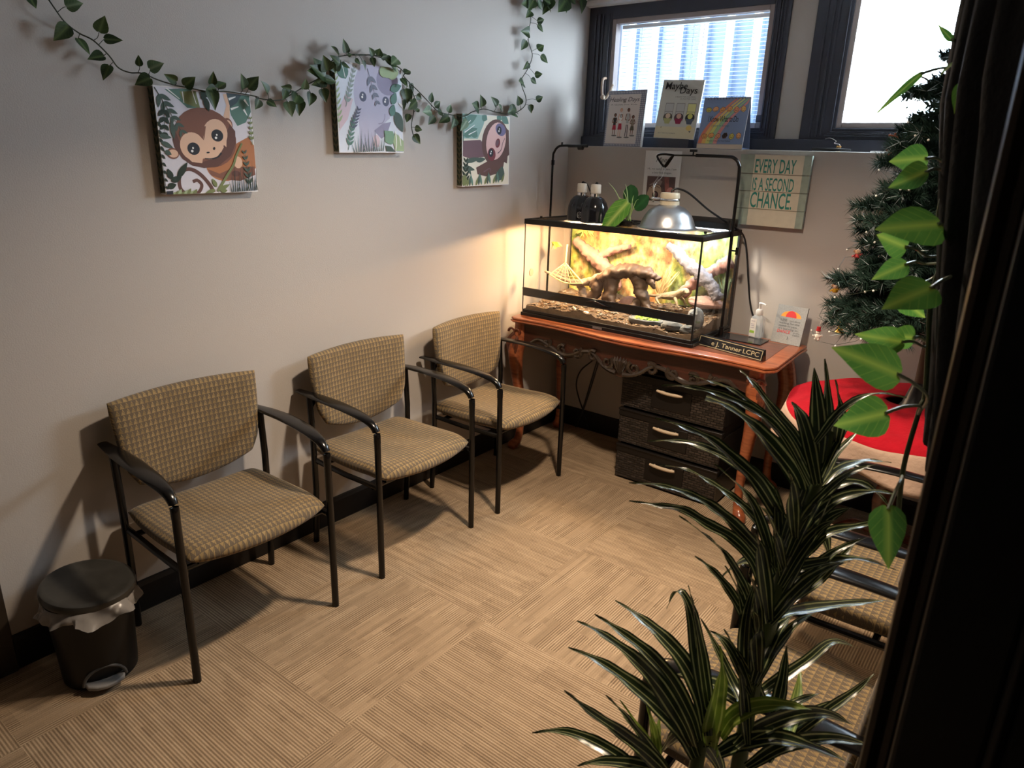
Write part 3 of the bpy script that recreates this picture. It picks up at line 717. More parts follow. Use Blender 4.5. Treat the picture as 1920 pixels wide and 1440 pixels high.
def seat_fx(a, c):
    hw = .248 + .008 * (c + 1) / 2
    y = a * hw * math.sqrt(1 - .10 * c * c)
    x = .285 + c * .228 * math.sqrt(1 - .07 * a * a) + .028 * (1 - a * a) * max(0, c) ** 2
    z = .425 + .010 * a * a - .008 * (1 - c * c) - .022 * max(0, c - .55) ** 1.6 * 2 - .006 * (1 - c)
    return V((x, y, z)), V((0, 0, 1)), (y, x)

def back_fx(a, c):
    hw = .232 + .034 * (c + 1) / 2 - (.02 if c < -.6 else 0) * ((-c - .6) / .4 if c < -.6 else 0)
    y = a * hw * math.sqrt(1 - .06 * c * c)
    z = .675 + c * .152 + .010 * (1 - a * a) * max(0, c) - .040 * (1 - a * a) * max(0, -c) ** 1.3 + .012 * a * a * min(0, c) * -1
    x = .088 + .026 * a * a - .030 * (c + 1) / 2 + .008
    n = V((1, -.18 * a, .10)).normalized()
    return V((x, y, z)), n, (y, z)

def make_chair(label):
    t = thing('guest_chair', label, 'chair', group=None)
    b = nb(); cushion(b, seat_fx, .036, .034, mi_b=0, pw=9)
    obj('seat', b, M_FAB, t, angle=180)
    b = nb(); cushion(b, back_fx, .024, .022, pw=10)
    obj('backrest', b, M_FAB, t, angle=180)
    for s in (-1, 1):
        b = nb()
        tube(b, [(.505, s * .266, 0), (.505, s * .266, .3), (.502, s * .266, .585)], .0125, 12)
        obj('leg', b, M_BLACK, t)
        b = nb()
        tube(b, [(.085, s * .264, 0), (.105, s * .264, .25), (.105, s * .264, .50), (.095, s * .264, .665)], .0125, 12)
        tube(b, cr([(.097, s * .262, .60), (.085, s * .245, .62), (.078, s * .215, .64)], 4), .009, 8)
        obj('leg', b, M_BLACK, t)
        b = nb()                                                              # flat armrest that turns down into the front leg
        pts = cr([(.502, s * .266, .575), (.500, s * .266, .612), (.484, s * .266, .638), (.452, s * .267, .654), (.38, s * .270, .668),
                  (.27, s * .272, .676), (.16, s * .270, .676), (.085, s * .267, .674), (.022, s * .264, .672)], 4)
        tube(b, pts, [.0125, .0130, .016, .021, .028, .031, .028, .021, .016], 14, flat=[1, .95, .75, .48, .29, .25, .27, .32, .32], up=(-.35, 0, 1), power=2.4)
        obj('armrest', b, M_GLOSS if False else M_BLACK, t)
        b = nb()
        tube(b, [(.105, s * .258, .385), (.30, s * .256, .378), (.50, s * .258, .385)], .011, 8)
        obj('side_rail', b, M_BLACK, t)
    b = nb()
    tube(b, [(.455, -.258, .375), (.455, .258, .375)], .010, 8)
    tube(b, [(.15, -.258, .38), (.15, .258, .38)], .010, 8)
    box(b, (.10, -.20, .378), (.47, .20, .398))
    bmesh.ops.recalc_face_normals(b, faces=b.faces)
    obj('seat_frame', b, M_BLACK, t)
    return t
G_CH = None
ch = make_chair('patterned gold and brown armchair nearest the black pedal bin')
spots = [((-.002, -2.407), -.03, None), ((.0, -1.653), -.005, 'patterned gold and brown armchair, middle of the three along the left wall'),
         ((.0, -.956), .03, 'patterned gold and brown armchair by the left wall nearest the cherry table'),
         ((2.385, -2.15), PI - .0, 'patterned armchair mostly hidden behind the lower fronds of the striped plant'),
         ((2.335, -1.40), PI + .0, 'patterned armchair with glossy black arms between the drawer tower and the foreground plant'),
         ]
for i, ((x, y), rz, lab) in enumerate(spots):
    o = ch if i == 0 else copy_tree(ch)
    o.location = (x, y, 0)
    o.rotation_euler = (0, 0, rz)
    if lab: o['label'] = lab

# ---------------------------------------------------------------- pedal bin
C = V((.205, -2.852, 0))
t = thing('pedal_bin', 'small round black pedal bin with a scuffed lid, by the left wall', 'bin', C)
b = nb()
lathe(b, [(.098, 0), (.106, .004), (.108, .03), (.112, .12), (.118, .22), (.122, .275), (.116, .275), (.10, .02)], C, 40, caps=(True, True))
obj('body', b, M_BLACKP, t, world=True)
b = nb()
R = Matrix.Rotation(math.radians(7), 3, V((.8, .6, 0)).cross(V((0, 0, 1)))).inverted()
lathe(b, [(.124, -.012), (.131, -.008), (.133, .004), (.129, .014), (.118, .019), (.112, .0175), (.06, .020), (.001, .021)], C + V((-.002, .004, .302)), 44, axis=R)
obj('lid', b, mat('scuffed_black_plastic', (.030, .029, .026), .38, var=.75, vscale=14, bump=.15, bscale=30), t, world=True, label='scuffed black lid')
b = nb()
d = V((.80, -.22, 0)).normalized()
sd = V((-d.y, d.x, 0))
pr = [(-.056, .0), (-.050, .024), (-.026, .040), (0, .045), (.026, .040), (.050, .024), (.056, .0)]
prism(b, [(s, .10 + r) for s, r in pr] + [(.056, .085), (-.056, .085)], C + V((0, 0, .020)), sd, d, (0, 0, .014))
obj('pedal', b, mat('grey_rubber_pedal', (.20, .19, .18), .6), t, world=True, bevel=.004)
b = nb()
tube(b, [C + sd * (.058 * math.cos(a)) + d * .106 + V((0, 0, .028 + .048 * math.sin(a))) for a in [PI * k / 14 for k in range(15)]], .005, 8)
obj('pedal_surround', b, mat('dark_grey_plastic', (.075, .073, .07), .5), t, world=True)
b = nb()
def liner(a, c):
    th = 2 * PI * a
    r = .1235 + .016 * c + .007 * math.sin(th * 9 + c * 5) * c + .005 * math.sin(th * 17 + 2) * c
    z = .292 - .035 * c - .030 * c * (0.5 + .5 * math.sin(th * 1 - 1.2)) + .008 * math.sin(th * 6) * c
    if 5.6 < th < 6.28 or th < .5: r += .022 * c
    return C + V((r * math.cos(th), r * math.sin(th), z))
sheet(b, liner, 90, 6, close_u=True)
lm = bpy.data.materials.new('clear_plastic_bag')
tt, N, L = NT(lm)
pb = N['Principled BSDF']
pb.inputs['Base Color'].default_value = (.55, .52, .50, 1)
pb.inputs['Roughness'].default_value = .25
pb.inputs['Alpha'].default_value = .45
single('bin_liner', b, lm, C + V((0, 0, .26)), 'crumpled clear plastic liner spilling over the rim of the pedal bin', 'bag')

# ---------------------------------------------------------------- printed canvases
PAL = {}
def pal(name, rgb, rough=.75):
    if name not in PAL: PAL[name] = mat(name, sr(*rgb), rough)
    return PAL[name]

class Art:
    """flat print on one face: items are laid over one another a hair apart; coordinates 0..1 across and up"""
    def __init__(s, bm, o, u, v, mats):
        s.bm, s.o, s.u, s.v, s.mats = bm, V(o), V(u), V(v), mats
        s.n = s.u.cross(s.v).normalized()
        s.k = 1
        s.asp = s.v.length / s.u.length
    def mi(s, m):
        if m not in s.mats: s.mats.append(m)
        return s.mats.index(m)
    def poly(s, pts, m, clip=True):
        s.k += 1
        if clip: pts = [(min(.998, max(.002, a)), min(.998, max(.002, b))) for a, b in pts]
        q = []
        for p in pts:
            if not q or (abs(p[0] - q[-1][0]) + abs(p[1] - q[-1][1])) > 1e-4: q.append(p)
        if len(q) > 2 and abs(q[0][0] - q[-1][0]) + abs(q[0][1] - q[-1][1]) < 1e-4: q.pop()
        if len(q) < 3: return
        vs = [s.bm.verts.new(s.o + s.u * a + s.v * b + s.n * (.000028 * s.k)) for a, b in q]
        f = s.bm.faces.new(vs)
        f.material_index = s.mi(m)
        f.normal_update()
        bmesh.ops.triangulate(s.bm, faces=[f])
    def ell(s, cx, cy, rx, ry, m, rot=0, n=26, a0=0, a1=360):
        c, d = math.cos(math.radians(rot)), math.sin(math.radians(rot))
        P = []
        for i in range(n):
            a = math.radians(a0 + (a1 - a0) * i / (n if a1 - a0 >= 360 else n - 1))
            x, y = rx * math.cos(a), ry * math.sin(a)
            P.append((cx + x * c - y * d, cy + x * d + y * c))
        s.poly(P, m)
    def leaf(s, b, t, w, m, n=7):
        bx_, by = b; tx, ty = t
        dx, dy = tx - bx_, ty - by
        l = math.hypot(dx, dy) or 1e-6
        px, py = -dy / l, dx / l
        up, dn = [], []
        for i in range(n + 1):
            k = i / n
            ww = w * math.sin(PI * k ** .8) ** .9
            up.append((bx_ + dx * k + px * ww, by + dy * k + py * ww))
            dn.append((bx_ + dx * k - px * ww, by + dy * k - py * ww))
        s.poly(up + dn[::-1][1:-1], m)
    def frond(s, b, t, n, ln, w, m, ang=38, bend=0):
        b, t = V((*b, 0)), V((*t, 0))
        d = (t - b)
        px = V((-d.y, d.x, 0)).normalized()
        P = [b + d * (i / n) + px * (bend * math.sin(PI * i / n)) for i in range(n + 1)]
        s.stroke([(p.x, p.y) for p in P], .004, .002, m)
        for i in range(1, n + 1):
            k = i / n
            dd = (P[i] - P[i - 1]).normalized()
            for sg in (-1, 1):
                a = math.radians(ang) * sg
                q = V((dd.x * math.cos(a) - dd.y * math.sin(a), dd.x * math.sin(a) + dd.y * math.cos(a), 0))
                e = P[i] + q * (ln * (1 - .45 * k))
                s.leaf((P[i].x, P[i].y), (e.x, e.y), w * (1 - .4 * k), m)
    def stroke(s, pts, w0, w1, m, sm=4):
        P = [V((a, b, 0)) for a, b in pts]
        if len(P) > 2: P = cr(P, sm)
        n = len(P)
        A, B = [], []
        for i, p in enumerate(P):
            d = (P[min(i + 1, n - 1)] - P[max(i - 1, 0)]).normalized()
            w = w0 + (w1 - w0) * i / (n - 1)
            q = V((-d.y, d.x, 0)) * w
            A.append(p + q); B.append(p - q)
        s.k += 1
        va = [[s.bm.verts.new(s.o + s.u * min(.998, max(.002, p.x)) + s.v * min(.998, max(.002, p.y)) + s.n * (.000028 * s.k)) for p in X] for X in (A, B)]
        for i in range(n - 1):
            s.bm.faces.new((va[0][i], va[1][i], va[1][i + 1], va[0][i + 1])).material_index = s.mi(m)
    def blade(s, b, t, w, m):
        s.poly([(b[0] - w, b[1]), (b[0] + w, b[1]), t], m)

def canvas(y0, y1, z0, z1, tilt, draw, label, edge):
    """stretched print on the left wall; tilt turns it a little in its own plane"""
    cy, cz = (y0 + y1) / 2, (z0 + z1) / 2
    w, h, d = y1 - y0, z1 - z0, .036
    b = nb()
    mats = [pal('canvas_white', (226, 224, 224)), edge]
    vs = box(b, (.002, -w / 2, -h / 2), (d, w / 2, h / 2))
    bmesh.ops.recalc_face_normals(b, faces=b.faces)
    a = Art(b, (d, -w / 2, -h / 2), (0, w, 0), (0, 0, h), mats)
    draw(a)
    # the print runs on round the left edge
    e = Art(b, (.002, -w / 2, -h / 2), (d - .002, 0, 0), (0, 0, h), mats)
    e.n = V((0, -1, 0))
    e.poly([(.02, .01), (.98, .01), (.98, .99), (.02, .99)], pal('print_olive_shade', (92, 88, 62)))
    for i in range(13):
        z = .03 + i * .074
        for sg in (0, 1):
            e.leaf((.5, z), ((.02, .98)[sg], z + .055), .022, pal('print_deep_green', (34, 50, 38)))
    b.transform(Matrix.Rotation(math.radians(tilt), 4, 'X'))
    o = obj('canvas_print', b, mats, None, smooth=False)
    o.location = (0, cy, cz)
    tag(o, label, 'picture', 'animal canvases on the left wall')
    return o

DG = lambda: pal('print_deep_green', (34, 50, 38))
SG = lambda: pal('print_slate_green', (74, 92, 84))
TG = lambda: pal('print_teal_green', (92, 128, 118))
OG = lambda: pal('print_olive_green', (118, 128, 84))
PG = lambda: pal('print_pale_green', (160, 178, 140))

def monkey(a):
    br, b2, pe, bk, og, wh = pal('print_brown', (128, 86, 72)), pal('print_dark_brown', (98, 66, 60)), pal('print_peach', (226, 188, 162)), pal('print_black', (40, 42, 50)), pal('print_orange_brown', (176, 116, 78)), pal('print_white', (240, 240, 238))
    f = lambda x, y: ((x - (165 + (y - 125) * .055)) / 1040, 1 - (y - 130 - (x - 165) * .05) / 1160)
    def P(*q): return [f(*p) for p in q]
    lav = pal('print_lavender_white', (214, 212, 222))
    a.poly([(.01, .01), (.99, .01), (.99, .99), (.01, .99)], lav)
    a.poly(P((280, 170), (560, 150), (640, 370), (500, 360), (420, 280)), TG())
    a.poly(P((430, 190), (600, 180), (640, 370), (470, 310)), OG())
    for s in ((300, 160, 430, 270), (460, 190, 470, 310), (560, 170, 600, 320)): a.stroke(P((s[0], s[1]), (s[2], s[3])), .006, .003, wh)
    a.poly(P((935, 190), (1200, 215), (1215, 400), (1150, 520), (1050, 560), (980, 440), (945, 300)), TG())
    a.poly(P((935, 190), (1110, 205), (1050, 300), (960, 360)), pal('print_blue_grey', (72, 88, 96)))
    for s in (((960, 260), (1040, 230)), ((980, 370), (1070, 340)), ((1130, 370), (1170, 440)), ((1140, 260), (1190, 330))): a.stroke(P(*s), .012, .004, wh)
    # raised arm, body, lower arm
    a.poly(P((895, 205), (930, 330), (890, 450), (960, 520), (968, 330), (935, 200)), pe)
    a.poly(P((1030, 760), (1170, 690), (1250, 790), (1255, 1060), (1100, 1150), (960, 1000)), og)
    a.ell(*f(880, 1010), .20, .155, og)
    a.poly(P((690, 1040), (820, 1100), (1000, 1030), (1240, 1040), (1245, 1140), (1060, 1200), (860, 1170), (720, 1110)), br)
    a.ell(*f(1010, 1110), .05, .03, b2)
    a.ell(*f(1040, 980), .05, .06, pe)
    # tail
    a.stroke(P((750, 1310), (690, 1200), (600, 1090), (500, 1030), (410, 1050), (375, 1140), (390, 1250), (470, 1310), (570, 1300), (615, 1220), (570, 1160), (520, 1170)), .019, .016, b2, 6)
    # ears, head
    a.ell(*f(325, 850), .062, .052, br); a.ell(*f(330, 850), .048, .038, pe)
    a.ell(*f(935, 545), .055, .065, br); a.ell(*f(945, 550), .036, .048, pe)
    a.ell(*f(690, 690), .325, .285, br, -12)
    a.poly(P((360, 600), (330, 700), (345, 780), (420, 910), (520, 990), (650, 1025), (800, 1020), (960, 900), (1020, 760), (1020, 620), (960, 540), (890, 700), (840, 900), (620, 960), (440, 840)), b2)
    a.ell(*f(540, 780), .130, .135, pe, 20); a.ell(*f(790, 650), .130, .150, pe, -25)
    a.poly(P((440, 860), (520, 950), (630, 970), (640, 920), (820, 900), (880, 800), (870, 760), (910, 800), (920, 650), (680, 640), (600, 680), (520, 760)), pe)
    a.ell(*f(740, 830), .115, .085, pe, 22)
    a.poly(P((560, 600), (660, 715), (650, 600)), br)
    a.poly(P((640, 560), (664, 712), (690, 560)), br)
    for ex, ey in ((545, 805), (812, 665)):
        a.ell(*f(ex, ey), .064, .059, bk)
        a.ell(*f(ex - 16, ey + 26), .013, .012, wh); a.ell(*f(ex - 6, ey - 8), .009, .010, wh)
    a.ell(*f(700, 853), .018, .008, bk, 8); a.ell(*f(770, 810), .012, .016, bk, -30)
    a.stroke(P((660, 918), (740, 925), (810, 905), (850, 862)), .004, .010, bk)
    # leaves in front
    a.frond(f(180, 150), f(420, 600), 6, .13, .024, SG())
    a.frond(f(175, 420), f(230, 1200), 9, .075, .016, DG())
    a.frond(f(260, 300), f(255, 620), 4, .10, .024, DG())
    for b_, t_ in (((190, 650), (320, 680)), ((210, 720), (330, 790)), ((330, 500), (345, 700)), ((240, 820), (310, 860))): a.leaf(f(*b_), f(*t_), .024, SG())
    for b_, t_ in (((360, 1120), (470, 950)), ((300, 1130), (260, 1010)), ((250, 1210), (340, 1190)), ((290, 1150), (400, 1110)), ((220, 1240), (180, 1190)), ((700, 230), (650, 260)), ((690, 240), (730, 400)), ((640, 190), (730, 240))): a.leaf(f(*b_), f(*t_), .03, DG())
    a.stroke(P((790, 1300), (900, 1130), (980, 1010), (1020, 900), (1090, 760)), .014, .010, OG())
    for b_, t_ in (((780, 1250), (730, 1150)), ((800, 1290), (930, 1230)), ((820, 1300), (900, 1300)), ((760, 1280), (640, 1320))): a.leaf(f(*b_), f(*t_), .022, OG())
    for i in range(8): a.leaf(f(300 + i * 30, 1325), f(320 + i * 34, 1270 - (i % 3) * 14), .018, OG() if i % 2 else PG())
    a.frond(f(1180, 1310), f(1120, 880), 6, .085, .014, SG())
    a.frond(f(1215, 480 + 300), f(1200, 480), 5, .06, .012, OG())
    for i in range(16):
        x = 950 + i * 21
        a.blade(f(x, 1325), f(x + (i % 5 - 2) * 16, 1180 - (i * 67 % 5) * 55), .006, DG())
    a.poly(P((215, 1255), (300, 1255), (300, 1325), (225, 1320)), bk)

def elephant(a):
    gr, g2, pk, bk, wh = pal('print_lavender_grey', (186, 184, 206)), pal('print_shade_lavender', (150, 146, 172)), pal('print_pink', (212, 190, 200)), pal('print_eye_slate', (92, 96, 118)), pal('print_white', (240, 240, 238))
    f = lambda x, y: ((x - 170) / 547, 1 - (y - 305 - (x - 170) * .06) / 725)
    def P(*q): return [f(*p) for p in q]
    a.poly([(.01, .01), (.99, .01), (.99, .99), (.01, .99)], pal('print_ice_white', (214, 220, 232)))
    a.poly(P((300, 600), (250, 760), (190, 840), (180, 860), (175, 700), (240, 560)), pk)
    a.ell(*f(470, 560), .30, .38, gr)
    a.ell(*f(590, 450), .17, .16, g2)
    a.poly(P((330, 620), (620, 640), (600, 760), (520, 820), (470, 900), (480, 1030), (330, 1030), (340, 850)), gr)
    a.poly(P((460, 860), (540, 800), (610, 790), (570, 900), (520, 930)), g2)
    a.ell(*f(480, 950), .05, .075, pk)
    a.stroke(P((500, 803), (535, 795), (555, 760), (558, 720)), .007, .005, g2)
    for ex, ey in ((380, 578), (570, 615)):
        a.ell(*f(ex, ey), .053, .056, bk, 10); a.ell(*f(ex - 6, ey + 3), .014, .013, wh); a.ell(*f(ex - 1, ey - 16), .010, .011, wh)
    a.frond(f(180, 830), f(170, 360), 10, .11, .014, PG())  # fronds paled: window glare put into this print's colours
    a.frond(f(240, 660), f(320, 350), 8, .085, .016, pal('print_glare_green', (150, 164, 160)))
    a.leaf(f(250, 440), f(200, 300), .08, TG()); a.stroke(P((245, 430), (225, 320)), .004, .004, wh)
    a.frond(f(425, 350), f(490, 610), 4, .13, .026, pal('print_slate_violet', (122, 128, 146)))
    a.frond(f(270, 860), f(335, 690), 6, .10, .015, bk)
    a.frond(f(240, 1010), f(290, 780), 6, .10, .016, TG())
    for b_, t_ in (((520, 370), (610, 330)), ((560, 410), (640, 350)), ((600, 420), (690, 370)), ((540, 350), (560, 420)), ((640, 400), (680, 330))): a.leaf(f(*b_), f(*t_), .045, PG())
    for b_, t_ in (((610, 520), (710, 480)), ((620, 640), (660, 540)), ((610, 740), (640, 640))): a.leaf(f(*b_), f(*t_), .05, TG())
    a.leaf(f(650, 700), f(710, 880), .07, SG()); a.leaf(f(700, 660), f(712, 640), .05, wh)
    a.poly(P((545, 860), (620, 870), (650, 960), (600, 985), (550, 960)), pal('print_mid_green', (122, 156, 130)))
    a.poly(P((640, 880), (715, 960), (715, 1050), (640, 1040), (620, 960)), PG())
    for s in (((645, 870), (650, 980), (640, 1040)), ((680, 900), (690, 1000))): a.stroke(P(*s), .007, .004, wh)
    a.poly(P((550, 990), (600, 1000), (640, 1050), (560, 1040)), SG())
    for i in range(15):
        x = 290 + i * 17
        a.blade(f(x, 1035), f(x + (i % 5 - 2) * 14, 940 - (i * 37 % 4) * 35), .007, SG())

def sloth(a):
    br, b2, pk, rd, bk, wh = pal('print_umber', (98, 70, 66)), pal('print_mauve_brown', (112, 84, 92)), pal('print_blush', (222, 182, 178)), pal('print_maroon', (120, 52, 60)), pal('print_black', (40, 42, 50)), pal('print_white', (240, 240, 238))
    f = lambda x, y: ((x - 1285 + (y - 700) * .03) / 388, 1 - (y - 700 - (x - 1285) * .09) / 625)
    def P(*q): return [f(*p) for p in q]
    a.poly([(.01, .01), (.99, .01), (.99, .99), (.01, .99)], pal('print_cream', (228, 222, 206)))
    a.poly(P((1285, 700), (1470, 720), (1450, 800), (1400, 920), (1290, 910)), pal('print_pale_teal', (140, 172, 166)))
    for b_, t_ in (((1290, 890), (1400, 830)), ((1300, 780), (1400, 720)), ((1400, 900), (1330, 830)), ((1440, 720), (1480, 760)), ((1600, 730), (1660, 800)), ((1560, 730), (1600, 760)), ((1290, 740), (1330, 800))): a.leaf(f(*b_), f(*t_), .06, TG())
    for s in (((1300, 860), (1380, 800)), ((1330, 880), (1390, 850)), ((1310, 800), (1350, 760))): a.stroke(P(*s), .008, .004, wh)
    a.poly(P((1285, 930), (1420, 930), (1470, 1000), (1450, 1080), (1340, 1090), (1280, 1060)), b2)
    a.poly(P((1380, 1170), (1480, 1120), (1580, 1120), (1640, 1160), (1650, 1060), (1660, 880), (1600, 1230), (1470, 1262), (1390, 1230)), br)
    a.ell(*f(1545, 960), .29, .33, br, -18)
    a.poly(P((1600, 800), (1660, 860), (1662, 1080), (1560, 1180), (1440, 1220), (1480, 1120), (1600, 1000)), br)
    a.ell(*f(1550, 950), .205, .275, pk, -20)
    a.ell(*f(1590, 850), .115, .085, pal('print_dusk_violet', (112, 104, 140)), -20)
    a.ell(*f(1510, 1065), .085, .095, rd, 10)
    for ex, ey in ((1578, 855), (1505, 1050)):
        a.ell(*f(ex, ey), .050, .058, bk); a.ell(*f(ex - 3, ey + 6), .013, .014, wh); a.ell(*f(ex + 2, ey - 12), .010, .011, wh)
    a.ell(*f(1563, 968), .05, .068, rd, -18); a.ell(*f(1560, 965), .03, .045, b2, -18)
    a.stroke(P((1560, 1060), (1590, 1030), (1605, 970), (1625, 925)), .008, .005, b2)
    a.stroke(P((1440, 1215), (1490, 1190), (1500, 1230)), .01, .006, b2)
    for b_, t_ in (((1290, 1110), (1420, 1090)), ((1280, 1150), (1370, 1190)), ((1300, 1130), (1340, 1230)), ((1380, 1110), (1460, 1100))): a.leaf(f(*b_), f(*t_), .035, SG())
    a.frond(f(1290, 1330), f(1260 + 40, 1110), 5, .14, .025, DG())
    a.leaf(f(1275, 1320), f(1290, 1220), .07, OG()); a.leaf(f(1570, 1310), f(1600, 1180), .085, SG())
    for i in range(13):
        x = 1300 + i * 24
        a.leaf(f(x, 1330), f(x + 26 - (i % 3) * 20, 1250 - (i * 31 % 3) * 16), .022, (OG(), SG(), TG())[i % 3])
    a.poly(P((1285, 700), (1285, 930), (1290, 930), (1290, 700)), TG())

E_ = mat('canvas_edge', sr(96, 92, 70), .8)
canvas(-2.376, -2.040, 1.458, 1.787, 0.4, monkey, 'square canvas print of a big-eyed baby monkey, leftmost on the left wall', E_)
canvas(-1.668, -1.322, 1.602, 1.933, 1.0, elephant, 'square canvas print of a lavender baby elephant, middle and highest on the left wall', E_)
canvas(-.945, -.588, 1.461, 1.788, 0.8, sloth, 'square canvas print of a smiling brown sloth, nearest the window', E_)

# ---------------------------------------------------------------- ivy garlands
LEAF = [(-.07, .30), (0, .68), (.10, .93), (.24, 1), (.42, .90), (.60, .66), (.78, .36), (.90, .16), (1, 0)]
STRAP = [(0, .55), (.12, .72), (.35, 1), (.6, .92), (.8, .62), (.93, .28), (1, .03)]
def add_leaf(bm, base, tip, nrm, half, mi=0, prof=LEAF, fold=.25, droop=.0, cup=.0):
    """blade along base->tip; nrm = the way its face looks; half = half width"""
    base, tip = V(base), V(tip)
    d = tip - base
    ln = d.length
    d.normalize()
    nrm = V(nrm); nrm = (nrm - d * nrm.dot(d)).normalized()
    s = d.cross(nrm)
    L = uvl(bm)
    rows = []
    for t, w in prof:
        c = base + d * (ln * t) - nrm * (droop * ln * t * t)
        row = []
        for k in (-1, -.5, 0, .5, 1):
            p = c + s * (half * w * k) + nrm * (half * w * (abs(k) * fold - cup * k * k))
            if k == 0 and t < 0: p = base.copy()
            row.append((bm.verts.new(p), (.5 + .5 * k * w, max(0, t))))
        rows.append(row)
    for a, b in zip(rows, rows[1:]):
        for i in range(4):
            q = (a[i], a[i + 1], b[i + 1], b[i])
            f = bm.faces.new([x[0] for x in q])
            f.material_index = mi
            for lp, x in zip(f.loops, q): lp[L].uv = x[1]

IVY_LABELS = ['ivy garland from the top left corner over the monkey canvas to the elephant canvas',
              'ivy garland over the elephant and sloth canvases, then up the wall by the window',
              'short ivy sprig dangling beside the right edge of the elephant canvas',
              'bushy ivy end hanging along the ceiling beside the left window']
def build_ivy():
    r = random.Random(5)
    for (stem, leaves), lab in zip(IVY, IVY_LABELS):
        c = stem[len(stem) // 2]
        t = thing('ivy_garland', lab, 'garland', (.03, c[0], c[1]), 0, 'artificial ivy on the left wall')
        b = nb()
        P = cr([(.024 + .022 * (0.5 + .5 * math.sin(i * 1.7)), y, z) for i, (y, z) in enumerate(stem)], 6)
        # over the canvases the stem lies in front of them
        for p in P:
            for y0, y1, zt in ((-2.40, -2.02, 1.79), (-1.69, -1.31, 1.94), (-.965, -.575, 1.795)):
                if y0 < p.y < y1 and p.z < zt + .03: p.x = max(p.x, .047)
        tube(b, P, .0020, 6)
        g = nb()
        for by, bz, ty, tz in leaves:
            near = min(P, key=lambda p: (p.y - by) ** 2 + (p.z - bz) ** 2)
            bx0 = max(.03, near.x + r.uniform(-.004, .02))
            for y0, y1 in ((-2.40, -2.02), (-1.69, -1.31), (-.965, -.575)):
                if y0 < by < y1: bx0 = max(bx0, .052)
            B = V((bx0, by, bz))
            T = V((bx0 + r.uniform(-.012, .025), ty, tz))
            if T.x < .012: T.x = .012
            if near.y != by:
                tube(b, cr([near, near.lerp(B, .5) + V((.006, 0, r.uniform(-.006, .006))), B], 4), .0010, 5)
            ln = (T - B).length
            add_leaf(g, B, T, V((1, r.uniform(-.7, .5), r.uniform(-.1, .8))), ln * r.uniform(.34, .50), 1 if r.random() < .16 else 0, fold=r.uniform(.1, .5), droop=r.uniform(-.05, .2))
        obj('stem', b, M_STEM, t, world=True)
        obj('foliage', g, [M_IVY, M_IVYL], t, world=True, angle=180)
build_ivy()

# ---------------------------------------------------------------- things on the back wall and the ledge
# wooden sign
x0, x1, z0, z1 = 1.028, 1.362, 1.316, 1.647
t = thing('wooden_sign', 'square slatted wooden sign with teal lettering on the back wall', 'sign', ((x0 + x1) / 2, 0, (z0 + z1) / 2))
b = nb()
n = 4
cuts = [1.647, 1.558, 1.478, 1.396, 1.316]
cream, sage = mat('cream_board', (.60, .55, .43), .75, var=.12, vscale=30), mat('worn_sage_paint', (.30, .36, .30), .8, var=.35, vscale=26)
for i in range(4):
    za, zb = cuts[i + 1] + .0012, cuts[i] - .0012
    box(b, (x0, -.034, za), (x0 + .068, -.012, zb), 1)
    box(b, (x0 + .068, -.034, za), (x1 - .034, -.012, zb), 0)
    box(b, (x1 - .034, -.034, za), (x1, -.012, zb), 1)
bmesh.ops.recalc_face_normals(b, faces=b.faces)
obj('boards', b, [cream, sage], t, world=True, smooth=False)
obj('backing', bx((x0 + .002, -.012, z0 + .002, x1 - .002, -.0015, z1 - .002)), M_WOODD, t, world=True, smooth=False)
TEAL = mat('teal_paint', sr(44, 128, 116), .7, var=.35, vscale=60)
for s, z, hh, cx, w in (('EVERY DAY', 1.564, .064, 1.199, .192), ('IS A SECOND', 1.483, .060, 1.199, .196), ('CHANCE.', 1.403, .074, 1.200, .200)):
    b = nb(); text_bm(b, s, (cx, -.0344, z), (1, 0, 0), (0, 0, 1), hh, width=w, bold=.010, off=0)
    obj('lettering', b, TEAL, t, world=True, smooth=False)

# flyer taped to the wall
t = thing('wall_flyer', 'white paper flyer with a lizard photo taped to the back wall', 'flyer', (.602, 0, 1.51))
b = nb()
def fl(a, c): return V((.497 + .208 * a, -.003 - .006 * (1 - c) * a, 1.375 + .277 * c))
sheet(b, fl, 6, 8)
obj('sheet', b, M_PAPER, t, world=True)
GP = mat('grey_print', (.12, .12, .12), .7)
for body, z, hh, w, sh in (('Meet', 1.595, .026, .075, .3), ('Hi, my name is Sam, I am', 1.557, .010, .165, 0), ('a bearded dragon', 1.538, .010, .110, 0)):
    b = nb(); text_bm(b, body, (.602, -.0088, z), (1, 0, 0), (0, 0, 1), hh, width=w, shear=sh)
    obj('lettering', b, GP, t, world=True, smooth=False)
b = nb()
mats = [mat('photo_shadow_brown', sr(92, 70, 66), .5)]
a = Art(b, (.521, -.009, 1.398), (.164, 0, 0), (0, 0, .126), mats)
a.n = V((0, -1, 0))
tan, dk, pkk, rust, pl = pal('photo_tan', (172, 148, 128)), pal('photo_dark', (58, 42, 44)), pal('photo_pink', (186, 128, 122)), pal('photo_rust', (150, 92, 84)), pal('photo_plum', (112, 78, 84))
a.poly([(0.003, .003), (.997, .003), (.997, .997), (.003, .997)], mats[0])
a.poly([(.02, .25), (.1, .55), (.3, .68), (.5, .62), (.56, .3), (.5, .1), (.2, .05)], tan)
a.poly([(.05, .6), (.4, .9), (.55, .8), (.5, .65), (.3, .7)], pal('photo_grey', (140, 124, 120)))
a.ell(.33, .25, .11, .15, dk); a.ell(.33, .26, .06, .09, pl)
a.poly([(.6, .98), (.68, .3), (.8, .25), (.78, .98)], rust)
a.ell(.85, .38, .13, .2, pkk); a.ell(.70, .15, .1, .12, pl)
